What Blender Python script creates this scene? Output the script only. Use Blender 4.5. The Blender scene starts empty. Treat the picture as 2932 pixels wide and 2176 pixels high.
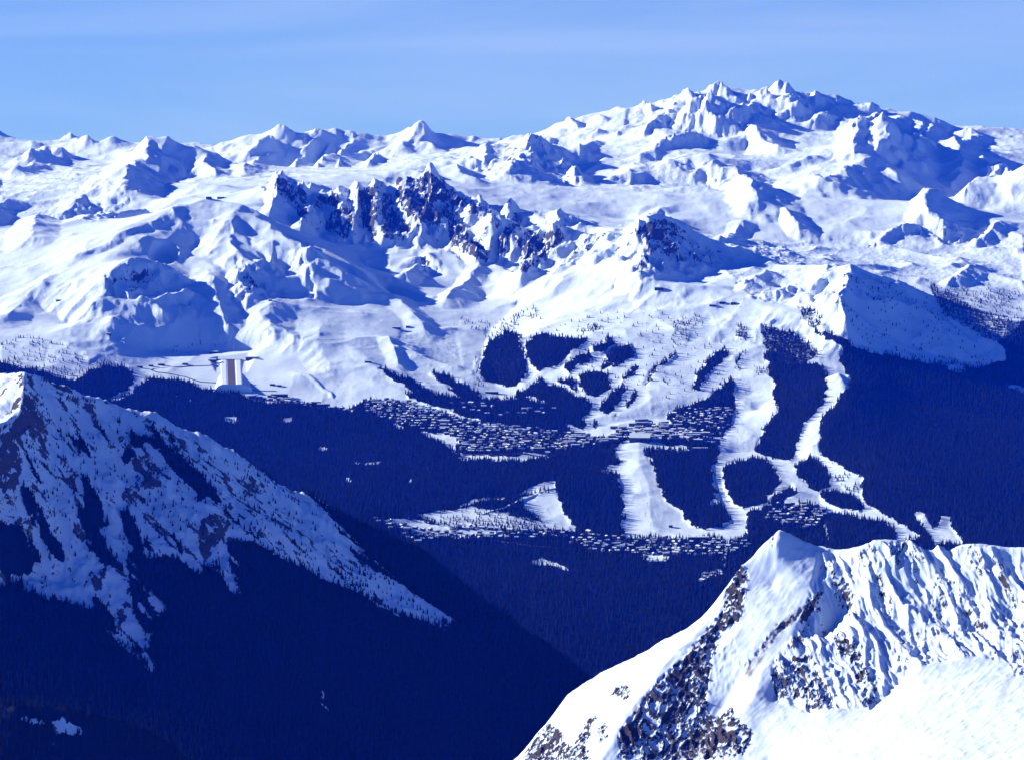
import bpy, math, random, time
import numpy as np
T0 = time.time()
random.seed(7)
RNG = np.random.default_rng(7)

# ------------------------------------------------------------------ camera
W0, H0, HFOV = 2932.0, 2176.0, math.radians(24.0)
FPX = W0 / 2 / math.tan(HFOV / 2)
PITCH = math.atan(565.0 / FPX)
CAMZ = 2700.0
sc = bpy.context.scene
cam_data = bpy.data.cameras.new("camera")
cam_data.sensor_fit = 'HORIZONTAL'
cam_data.angle = HFOV
cam_data.clip_start = 1.0
cam_data.clip_end = 200000.0
cam = bpy.data.objects.new("camera", cam_data)
sc.collection.objects.link(cam)
cam.location = (0, 0, CAMZ)
cam.rotation_euler = (math.pi / 2 - PITCH, 0, 0)
sc.camera = cam
sc.render.resolution_x, sc.render.resolution_y = 1024, 759

# ------------------------------------------------------------------ light
SUN_EL, SUN_AZ = 21.5, -73.0           # azimuth from straight ahead, negative = left
a, e = math.radians(SUN_AZ), math.radians(SUN_EL)
SUN_DIR = np.array([math.sin(a) * math.cos(e), math.cos(a) * math.cos(e), math.sin(e)])
sun_data = bpy.data.lights.new("sun", 'SUN')
sun_data.energy = 4.6
sun_data.angle = math.radians(0.5)
sun_data.color = (1.0, 0.97, 0.93)
sun = bpy.data.objects.new("sun", sun_data)
sc.collection.objects.link(sun)
from mathutils import Vector
sun.rotation_euler = Vector(SUN_DIR).to_track_quat('Z', 'Y').to_euler()
sun.location = (-8000, 4000, 9000)

world = bpy.data.worlds.new("World")
sc.world = world
world.use_nodes = True
nt = world.node_tree
nt.nodes.clear()
def N(tree, kind, **kw):
    n = tree.nodes.new(kind)
    for k, v in kw.items():
        setattr(n, k, v)
    return n
out = N(nt, 'ShaderNodeOutputWorld')
bg = N(nt, 'ShaderNodeBackground')
bg.inputs['Strength'].default_value = 0.06
sky = N(nt, 'ShaderNodeTexSky', sky_type='NISHITA')
sky.sun_disc = False
sky.sun_elevation = math.radians(SUN_EL)
sky.sun_rotation = math.radians(SUN_AZ)
sky.altitude = 2700
sky.air_density = 1.0
sky.dust_density = 0.15
sky.ozone_density = 5.0
# the photograph's sky: a deep, cold blue with thin cirrus streaks
tint = N(nt, 'ShaderNodeMix', data_type='RGBA', blend_type='MULTIPLY')
tint.inputs[0].default_value = 1.0
tint.inputs[7].default_value = (0.17, 0.46, 1.0, 1)
tc = N(nt, 'ShaderNodeTexCoord')
mp = N(nt, 'ShaderNodeMapping')
mp.inputs['Scale'].default_value = (1.6, 1.6, 15.0)
mp.inputs['Rotation'].default_value = (0.0, 0.045, 0.0)
nz = N(nt, 'ShaderNodeTexNoise')
nz.inputs['Scale'].default_value = 2.6
nz.inputs['Detail'].default_value = 5.0
nz.inputs['Roughness'].default_value = 0.5
nz.inputs['Distortion'].default_value = 0.5
cr = N(nt, 'ShaderNodeMapRange')
cr.inputs['From Min'].default_value = 0.42
cr.inputs['From Max'].default_value = 0.85
cr.inputs['To Max'].default_value = 0.5
cl = N(nt, 'ShaderNodeMix', data_type='RGBA', blend_type='MIX')
cl.inputs[7].default_value = (4.4, 5.6, 9.2, 1)
veil = N(nt, 'ShaderNodeMix', data_type='RGBA', blend_type='MIX')      # pale air low over the horizon
veil.inputs[7].default_value = (2.5, 4.4, 8.3, 1)
sepz = N(nt, 'ShaderNodeSeparateXYZ'); nt.links.new(tc.outputs['Generated'], sepz.inputs[0])
vr = N(nt, 'ShaderNodeMapRange', interpolation_type='SMOOTHSTEP')
vr.inputs['From Min'].default_value = 0.24; vr.inputs['From Max'].default_value = -0.02; vr.inputs['To Max'].default_value = 0.9
nt.links.new(sepz.outputs[2], vr.inputs['Value']); nt.links.new(vr.outputs[0], veil.inputs[0])
nt.links.new(tint.outputs[2], veil.inputs[6])
nt.links.new(tc.outputs['Generated'], mp.inputs[0])
nt.links.new(mp.outputs[0], nz.inputs['Vector'])
nt.links.new(nz.outputs['Fac'], cr.inputs['Value'])
nt.links.new(sky.outputs[0], tint.inputs[6])
nt.links.new(veil.outputs[2], cl.inputs[6])
cm = N(nt, 'ShaderNodeMath', operation='MULTIPLY'); cf = N(nt, 'ShaderNodeMapRange', interpolation_type='SMOOTHSTEP')
cf.inputs['From Min'].default_value = 0.40; cf.inputs['From Max'].default_value = 0.12
nt.links.new(sepz.outputs[2], cf.inputs['Value']); nt.links.new(cr.outputs[0], cm.inputs[0]); nt.links.new(cf.outputs[0], cm.inputs[1])
nt.links.new(cm.outputs[0], cl.inputs[0])
nt.links.new(cl.outputs[2], bg.inputs['Color'])
nt.links.new(bg.outputs[0], out.inputs['Surface'])

sc.view_settings.view_transform = 'Standard'
sc.view_settings.look = 'None'
sc.view_settings.gamma = 1.0
sc.view_settings.use_curve_mapping = False
sc.view_settings.exposure = 0.95
try:
    sc.cycles.use_denoising = True
    sc.cycles.max_bounces = 6
    sc.cycles.diffuse_bounces = 1
    sc.cycles.volume_bounces = 0
    sc.cycles.sample_clamp_indirect = 4.0
    sc.cycles.use_preview_denoising = False
except Exception:
    pass

# ------------------------------------------------------------------ geometry of the view
SP, CP = math.sin(PITCH), math.cos(PITCH)
def ray(px, py):
    """pixel of the photograph -> (sideways slope X/Y, rise Z/Y) of its sight line"""
    a_ = (np.asarray(px, float) - W0 / 2) / FPX
    v = -(np.asarray(py, float) - H0 / 2) / FPX
    den = CP + v * SP
    return a_ / den, (-SP + v * CP) / den
def world_at(px, py, d):
    s, r = ray(px, py)
    Y = np.asarray(d, float) * 1000.0
    return s * Y, Y, CAMZ + r * Y
def project(X, Y, Z):
    dz = Z - CAMZ
    w = Y * CP - dz * SP
    u = Y * SP + dz * CP
    return W0 / 2 + FPX * X / w, H0 / 2 - FPX * u / w

# ------------------------------------------------------------------ noise
_perm = np.random.default_rng(11).permutation(4096).astype(np.int32)
_ang = np.random.default_rng(12).random(4096) * 2 * math.pi
_gx, _gy = np.cos(_ang).astype(np.float32), np.sin(_ang).astype(np.float32)
def perlin(x, y, seed=0):
    x = np.asarray(x, np.float64); y = np.asarray(y, np.float64)
    xf0 = np.floor(x); yf0 = np.floor(y)
    xi = xf0.astype(np.int64) & 4095; yi = yf0.astype(np.int64) & 4095
    xf = (x - xf0).astype(np.float32); yf = (y - yf0).astype(np.float32)
    u = xf * xf * xf * (xf * (xf * 6 - 15) + 10); v = yf * yf * yf * (yf * (yf * 6 - 15) + 10)
    def g(ix, iy, dx, dy):
        h = _perm[(_perm[(ix + seed * 131) & 4095] + iy) & 4095]
        return _gx[h] * dx + _gy[h] * dy
    a_ = g(xi, yi, xf, yf); b_ = g(xi + 1, yi, xf - 1, yf)
    c_ = g(xi, yi + 1, xf, yf - 1); d_ = g(xi + 1, yi + 1, xf - 1, yf - 1)
    return ((a_ + u * (b_ - a_)) * (1 - v) + (c_ + u * (d_ - c_)) * v) * 1.45
def fbm(x, y, wl, octv, seed=0, gain=0.5):
    s = 0; am = 1.0
    for k in range(octv):
        s = s + am * perlin(x / wl, y / wl, seed + k); wl *= 0.5; am *= gain
    return s
def ridged(x, y, wl, octv, seed=0, gain=0.5):
    s = 0; am = 1.0; w = 1.0
    for k in range(octv):
        n = 1 - np.abs(perlin(x / wl, y / wl, seed + k)) * 1.6
        n = n * n * w
        w = np.clip(n * 1.6, 0, 1)
        s = s + am * n; wl *= 0.48; am *= gain
    return s - 0.8
def smooth(t):
    t = np.clip(t, 0, 1); return t * t * (3 - 2 * t)

# ------------------------------------------------------------------ terrain from crest and valley lines
def parse(txt):
    lines = []
    for ln in txt.strip().splitlines():
        ln = ln.split('#')[0].strip()
        if not ln: continue
        pts = [tuple(float(q) for q in t.split(',')) for t in ln.split()]
        lines.append(pts)
    return lines

class Sheet:
    """Height field on a fan-shaped grid: column = sideways slope X/Y, row = log distance."""
    def __init__(self, s0, s1, ns, y0, y1, ny, lines, iters=120):
        self.s0, self.s1, self.l0, self.l1 = s0, s1, math.log(y0), math.log(y1)
        self.ns, self.ny = ns, ny
        self.ds = (s1 - s0) / (ns - 1); self.dl = (self.l1 - self.l0) / (ny - 1)
        S, L, Z = [], [], []
        for pts in lines:
            P = np.array(pts)
            X, Y, Zz = world_at(P[:, 0], P[:, 1], P[:, 2])
            for i in range(len(P) - 1 or 1):
                j = min(i + 1, len(P) - 1)
                n = max(2, int(max(abs(X[j] / Y[j] - X[i] / Y[i]) / self.ds, abs(math.log(Y[j] / Y[i])) / self.dl) * 1.6) + 2)
                t = np.linspace(0, 1, n)
                # straight in the world along each stretch
                xx = X[i] + (X[j] - X[i]) * t; yy = Y[i] + (Y[j] - Y[i]) * t; zz = Zz[i] + (Zz[j] - Zz[i]) * t
                S.append(xx / yy); L.append(np.log(yy)); Z.append(zz)
        S = np.concatenate(S); L = np.concatenate(L); Z = np.concatenate(Z)
        self.S, self.L, self.Zc, self.it = S, L, Z, iters
        self.h = self.solve(Z)
    def solve(self, Z):
        S, L, s0, ns, ny, iters = self.S, self.L, self.s0, self.ns, self.ny, self.it
        levels = []
        f = 1
        while ns / f > 24 and ny / f > 24:
            levels.append(f); f *= 2
        levels.append(f)
        h = None
        for f in reversed(levels):
            n1 = (ns - 1) // f + 2; n2 = (ny - 1) // f + 2
            ci = np.rint((S - s0) / (self.ds * f)).astype(int); cj = np.rint((L - self.l0) / (self.dl * f)).astype(int)
            ok = (ci >= 0) & (ci < n1) & (cj >= 0) & (cj < n2)
            acc = np.zeros((n2, n1)); cnt = np.zeros((n2, n1))
            np.add.at(acc, (cj[ok], ci[ok]), Z[ok]); np.add.at(cnt, (cj[ok], ci[ok]), 1)
            m = cnt > 0
            val = np.where(m, acc / np.maximum(cnt, 1), 0)
            if h is None:
                h = np.full((n2, n1), Z.mean())
            else:
                jj = np.minimum(np.arange(n2) / 2.0, h.shape[0] - 1.001); ii = np.minimum(np.arange(n1) / 2.0, h.shape[1] - 1.001)
                h = self._bil(h, ii[None, :], jj[:, None])
            h = np.where(m, val, h)
            wx = 1 / (self.ds ** 2); wy = 1 / (self.dl ** 2)
            q = 2 * (wx + wy)
            it = 600 if f > 4 else (iters if f > 1 else iters // 2)
            par = (np.add.outer(np.arange(n2), np.arange(n1)) & 1).astype(bool)
            om = 1.85 if f > 2 else 1.7
            for k in range(it):
                for c in (0, 1):
                    p = np.pad(h, 1, mode='edge')
                    new = (wx * (p[1:-1, :-2] + p[1:-1, 2:]) + wy * (p[:-2, 1:-1] + p[2:, 1:-1])) / q
                    upd = (~m) & (par == bool(c))
                    h = np.where(upd, h + om * (new - h), h)
        p = np.pad(h[:ny, :ns], 1, mode='edge')
        q_ = (p[:, :-2] + 2 * p[:, 1:-1] + p[:, 2:]) / 4
        return (q_[:-2] + 2 * q_[1:-1] + q_[2:]) / 4
    def anchor(self, fn):
        """field that equals fn(X, Y) on every control line and fades smoothly between them"""
        Y = np.exp(self.L); g = self.solve(fn(self.S * Y, Y))
        return lambda X, Y: self._bil(g, (X / Y - self.s0) / self.ds, (np.log(Y) - self.l0) / self.dl)
    @staticmethod
    def _bil(h, x, y):
        x, y = np.broadcast_arrays(x, y)
        i = np.clip(x.astype(int), 0, h.shape[1] - 2); j = np.clip(y.astype(int), 0, h.shape[0] - 2)
        fx = np.clip(x - i, 0, 1); fy = np.clip(y - j, 0, 1)
        return (h[j, i] * (1 - fx) + h[j, i + 1] * fx) * (1 - fy) + (h[j + 1, i] * (1 - fx) + h[j + 1, i + 1] * fx) * fy
    def base(self, X, Y):
        s = X / Y
        return self._bil(self.h, (s - self.s0) / self.ds, (np.log(Y) - self.l0) / self.dl)
# every line: px,py,distance(km) along a crest, a valley or a break of slope
MAIN_TXT = """
# valley floor, out of sight below the frame
-1500,2500,5.6 1000,2460,5.8 1800,2440,5.9 4400,2420,5.9
-1500,2150,6.9 600,2130,7.0 1500,2150,7.0 2400,2160,6.9 4400,2150,6.8
-1500,1760,7.9 900,1700,8.0 1500,1690,8.0 2200,1690,7.95 2900,1720,7.8 4400,1760,7.7
# terrace of the lower village
1000,1470,8.75 1150,1530,8.6 1300,1560,8.55 1700,1580,8.5 2100,1570,8.5 2250,1600,8.4
1000,1440,8.95 1200,1490,8.85 1500,1500,8.8 1800,1530,8.75 2100,1520,8.75
# forest slope under the upper village
-1500,1500,8.9 0,1480,9.0 500,1440,9.1 1000,1400,9.2 1300,1390,9.2 1600,1390,9.2
-1500,1250,10.0 200,1240,10.0 700,1270,10.0 900,1290,9.9 1250,1320,9.65 1500,1320,9.6 1800,1290,9.7
# upper village band
1030,1150,10.6 1200,1175,10.4 1400,1225,10.15 1700,1250,10.0 1850,1240,10.05 2030,1240,10.05 2080,1290,9.8
1690,1225,10.15 1800,1205,10.3 1900,1200,10.3
1700,1320,9.6 1900,1310,9.6 2060,1320,9.6
# snow bowl, altiport shelf
-1500,1100,10.7 -300,1080,10.7 100,1090,10.7 280,1060,10.9 420,1100,10.75 600,1125,10.7 780,1150,10.6 1000,1165,10.55
400,1060,11.0 500,1050,11.1 600,1052,11.1
880,1040,11.15 1000,1060,11.0 1100,1100,10.8 1200,1130,10.7 1280,1150,10.6
-1500,1000,11.2 -100,960,11.3 60,960,11.3 200,980,11.2 330,1020,11.15 
440,1010,11.4 560,1004,11.5 760,1008,11.5
-1500,880,11.9 0,850,12.0 100,870,11.9 200,930,11.6
640,930,11.7 760,960,11.5 900,960,11.5 1000,990,11.35 1100,1060,11.0
# great left spur with the lift line
593,563,13.5 480,610,13.2 382,644,13.0 314,676,12.8 225,730,12.55 120,790,12.3 0,860,12.0 -200,930,11.7
593,563,13.5 640,575,13.45 690,583,13.4
# shaded flank right of it and hollow
430,668,12.75 330,712,12.55 290,745,12.3 215,775,12.2
300,780,12.1 215,800,12.0
# gully left of the spur and its back
90,667,13.4 171,640,13.7 250,620,13.9 380,600,14.4 560,555,14.6
90,667,13.4 40,700,13.1 0,730,12.9 -200,800,12.5
# dark knob with the big shadow bowl
372,738,12.1 352,748,12.08 335,770,12.0 312,800,11.9 302,835,11.8 285,860,11.7 262,874,11.6
372,738,12.1 410,738,12.15 450,752,12.2 462,770,12.1
545,832,11.95 555,865,11.85 548,888,11.75 520,910,11.65 450,945,11.5 370,930,11.45 310,900,11.45
420,850,11.75 470,890,11.6
# central lit spur
690,583,13.4 680,640,13.1 672,700,12.85 700,745,12.6 716,760,12.5 704,800,12.3 694,830,12.2 720,850,12.05 700,900,11.85
690,583,13.4 640,650,13.0 590,720,12.7 540,780,12.4 560,830,12.15 600,880,11.9
560,700,12.9 520,760,12.5
# descending crest with its shaded face
690,583,13.4 737,613,13.3 809,667,13.1 867,689,13.0 943,720,12.85 1000,747,12.75 1053,779,12.65 1089,824,12.5
760,700,12.75 850,720,12.75
1085,850,12.35 1030,880,12.2 960,872,12.15 880,850,12.15 820,870,12.0 770,870,11.95
800,790,12.35 900,790,12.4 980,830,12.3
716,760,12.55 780,752,12.6 850,762,12.6 800,800,12.35
# cirque floor behind it
1075,800,13.2 1000,720,13.5 930,690,13.6 860,640,13.8 800,600,13.9 740,590,14.0
1200,870,12.5 1100,850,12.8
1280,870,12.45 1220,845,12.6 1120,830,12.8
# rocky crest
640,560,14.8 700,560,14.7 740,545,14.6 770,530,14.55 800,512,14.5 811,505,14.5 830,520,14.5 860,545,14.5 900,548,14.5 940,552,14.5 974,568,14.5 1000,556,14.5 1012,548,14.5 1030,543,14.5 1060,560,14.5 1073,541,14.5 1085,556,14.5 1111,550,14.5 1125,540,14.5 1134,520,14.5 1152,503,14.5 1183,505,14.5 1196,518,14.5 1210,505,14.5 1232,495,14.5 1245,505,14.5 1259,514,14.5 1282,541,14.4 1304,563,14.4 1325,566,14.3 1349,573,14.3 1394,599,14.2 1439,622,14.1 1470,606,14.1 1502,613,14.0 1560,622,13.9 1619,632,13.8 1700,650,13.6 1760,655,13.3
# ribs of the rocky wall (crest down to foot)
811,505,14.5 790,560,14.2 760,600,14.05
860,545,14.5 870,600,14.15 862,640,13.9
1012,548,14.5 975,600,14.2 935,650,14.0 928,680,13.85
974,568,14.5 940,590,14.35 905,620,14.2
1030,543,14.5 1045,610,14.2 1045,660,13.95
1111,550,14.5 1112,600,14.2 1100,650,14.0 1115,690,13.8
1152,503,14.5 1170,590,14.2 1190,640,13.95 1215,655,13.8
1232,495,14.5 1236,560,14.25 1235,620,14.0
1304,610,14.2 1290,660,13.95 1320,700,13.75 1370,745,13.55
1470,606,14.1 1440,660,13.8 1425,700,13.65
1600,650,13.75 1560,690,13.55 1510,740,13.35 1490,775,13.2
# gullies between ribs
835,600,14.0 830,650,13.85
990,620,14.0 985,680,13.8
1075,600,14.1 1070,690,13.8
1140,600,14.1 1150,680,13.8
1205,590,14.15 1240,690,13.75
1265,620,13.95 1270,690,13.75
1400,660,13.75 1390,740,13.45
1480,680,13.6 1450,760,13.35
1240,690,13.75 1200,740,13.5 1240,800,13.2
1020,700,13.75 1100,740,13.5 
1170,745,13.4 1215,715,13.45 1240,745,13.35
1240,745,13.35 1320,790,13.15 1370,830,12.95
1380,860,12.7 1400,800,13.1 1390,750,13.4
1480,865,12.5 1430,855,12.6 1380,860,12.7
# lit wall of the bowl under the right-hand peak
1480,865,12.5 1400,955,11.95 1380,1000,11.6 1400,1070,11.2 1420,1110,10.9
1883,625,12.9 1850,650,12.95 1798,655,13.05 1740,670,13.05 1680,720,12.95 1620,760,12.85 1500,790,12.8
1280,870,12.45 1330,950,11.9 1370,1030,11.4 1420,1110,10.9 1480,1135,10.75 1560,1120,10.75
1560,800,12.5 1700,760,12.65 
# right-hand pyramid
1883,625,12.9 1825,667,12.75 1861,702,12.6 1812,770,12.3 1834,792,12.2 1866,779,12.2 1872,810,12.05
1883,625,12.9 1910,630,12.93 1946,651,12.95 2011,679,12.95 2085,716,12.95 2160,753,12.95 2230,762,13.0
1954,819,12.25 2016,799,12.35 2011,786,12.4 2088,765,12.6 2160,757,12.85
1900,818,12.1 1954,819,12.25
# broad piste hill
1880,826,12.0 1960,822,11.95 2040,832,11.9 2080,850,11.8 2160,862,11.7 2240,890,11.5 2330,930,11.3 2400,970,11.1
1560,920,11.8 1700,880,11.9 1800,850,11.95 1880,826,12.0
1500,1020,11.2 1650,980,11.3 1800,980,11.3 1950,980,11.3 2150,980,11.25 2300,1000,11.15
1560,1120,10.75 1700,1120,10.65 1850,1120,10.6 2000,1120,10.6 2150,1130,10.6
1690,1225,10.15 1900,1200,10.3 2050,1170,10.4 2180,1180,10.4
1740,1290,9.75 1830,1290,9.75
2100,1300,9.8 2200,1290,9.85 2290,1310,9.7
1760,1400,9.2 1850,1420,9.15 2000,1430,9.1 2150,1430,9.1 2280,1400,9.2
# hill in the right middle
2222,758,12.6 2340,758,12.2 2395,762,12.0 2433,751,11.9 2480,770,11.9 2572,796,11.9 2640,830,11.9 2675,848,11.85 2752,884,11.8 2829,904,11.7 2932,912,11.6 3300,960,11.4 4400,1050,11.2
2433,751,11.9 2417,790,11.75 2412,817,11.65 2433,853,11.5 2400,879,11.35 2420,930,11.1
2160,790,12.3 2222,758,12.6
2170,812,12.1 2230,822,12.0 2290,815,12.0
2120,835,11.95 2200,812,12.05 2270,830,11.85 2330,845,11.75 2400,840,11.7
2250,880,11.6 2330,878,11.5 2400,890,11.3
2440,930,11.35 2572,985,11.3 2700,1020,11.3 2829,1050,11.25 3000,1080,11.2 4400,1150,11.1
2400,1060,10.6 2430,1150,10.2 2340,1260,9.8 2330,1320,9.6
2480,1040,10.95 2600,1150,10.6 2800,1200,10.5 3000,1230,10.4 4400,1300,10.2
2330,1330,9.55 2420,1400,9.2 2500,1470,8.9 2650,1560,8.5
2500,1300,9.5 2700,1400,9.1 3000,1450,9.0 4400,1500,8.9
2250,1480,8.9 2400,1520,8.7
# behind the rocky crest
560,520,16.0 700,545,15.6 900,560,15.6 1100,570,15.5 1300,590,15.4 1500,640,15.0 1650,660,14.8 1800,680,14.4
# rolling snow fields behind
600,530,17.0 760,522,17.0 900,520,17.0 1000,512,17.2 1120,540,17.0 1290,530,16.9 1340,540,16.8 1420,560,16.7 1550,600,16.0 1700,620,16.0 1800,630,16.0
900,495,18.5 1000,500,18.4 1100,500,18.0 1200,475,18.6 1259,469,18.8 1310,480,18.6 1381,523,18.0 1440,515,18.2 1500,525,18.0 1600,540,17.6 1700,552,17.3 1800,558,17.2 1900,552,17.0
1259,469,18.8 1160,500,18.0
# right-hand rolling shelf
1900,549,17.5 1979,530,17.8 2030,535,17.6 2085,553,17.3 2160,565,17.0 2243,565,17.0 2364,572,16.8 2470,572,16.8 2517,579,16.6 2595,577,16.6 2674,567,16.6 2707,581,16.5 2734,586,16.4 2809,618,16.2 2932,632,16.0 3300,640,16.0 4400,660,16.0
1900,640,15.2 1990,650,15.4 2060,680,15.0 2200,690,14.9 2330,700,14.8 2480,710,14.6 2560,700,14.6 2700,745,14.2 2800,700,14.6 2932,690,14.6 4400,750,14.4
2240,570,16.9 2290,620,15.9 2300,660,15.4
2674,567,16.6 2640,610,15.9 2700,640,15.6 2790,680,15.3
2760,690,15.0 2800,650,15.6 2860,660,15.4
2240,720,14.4 2400,735,14.0 2560,770,13.6 2700,800,13.3 2850,780,13.5 3000,800,13.4 4400,900,12.9
2560,820,13.0 2700,860,12.8 2850,900,12.6 3100,930,12.5 4400,1050,12.2
2600,900,12.3 2900,960,12.2 4400,1100,11.9
# dark lit mid peak behind the pyramid
1259,452,21.6 1291,444,22.0 1345,441,22.0 1372,437,22.0 1421,433,22.0 1471,415,22.0 1497,395,22.0 1520,379,22.0 1530,384,22.0 1542,386,22.0 1574,406,22.0 1614,420,22.0 1637,455,21.8 1655,500,21.3 1700,520,20.8
1520,379,22.0 1512,406,21.7 1521,442,21.3 1505,460,21.1 1493,478,20.9 1470,500,20.5
1471,415,22.0 1440,450,21.3 1395,495,20.6
1574,536,20.6 1655,537,20.6 1690,530,20.3 1540,500,20.9
1259,469,21.0 1350,500,20.4 1440,505,20.3
1700,470,21.5 1740,450,22.0 1765,470,21.6 1770,510,20.8
1900,535,19.6 1800,530,19.6 1720,540,19.4
"""
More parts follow.
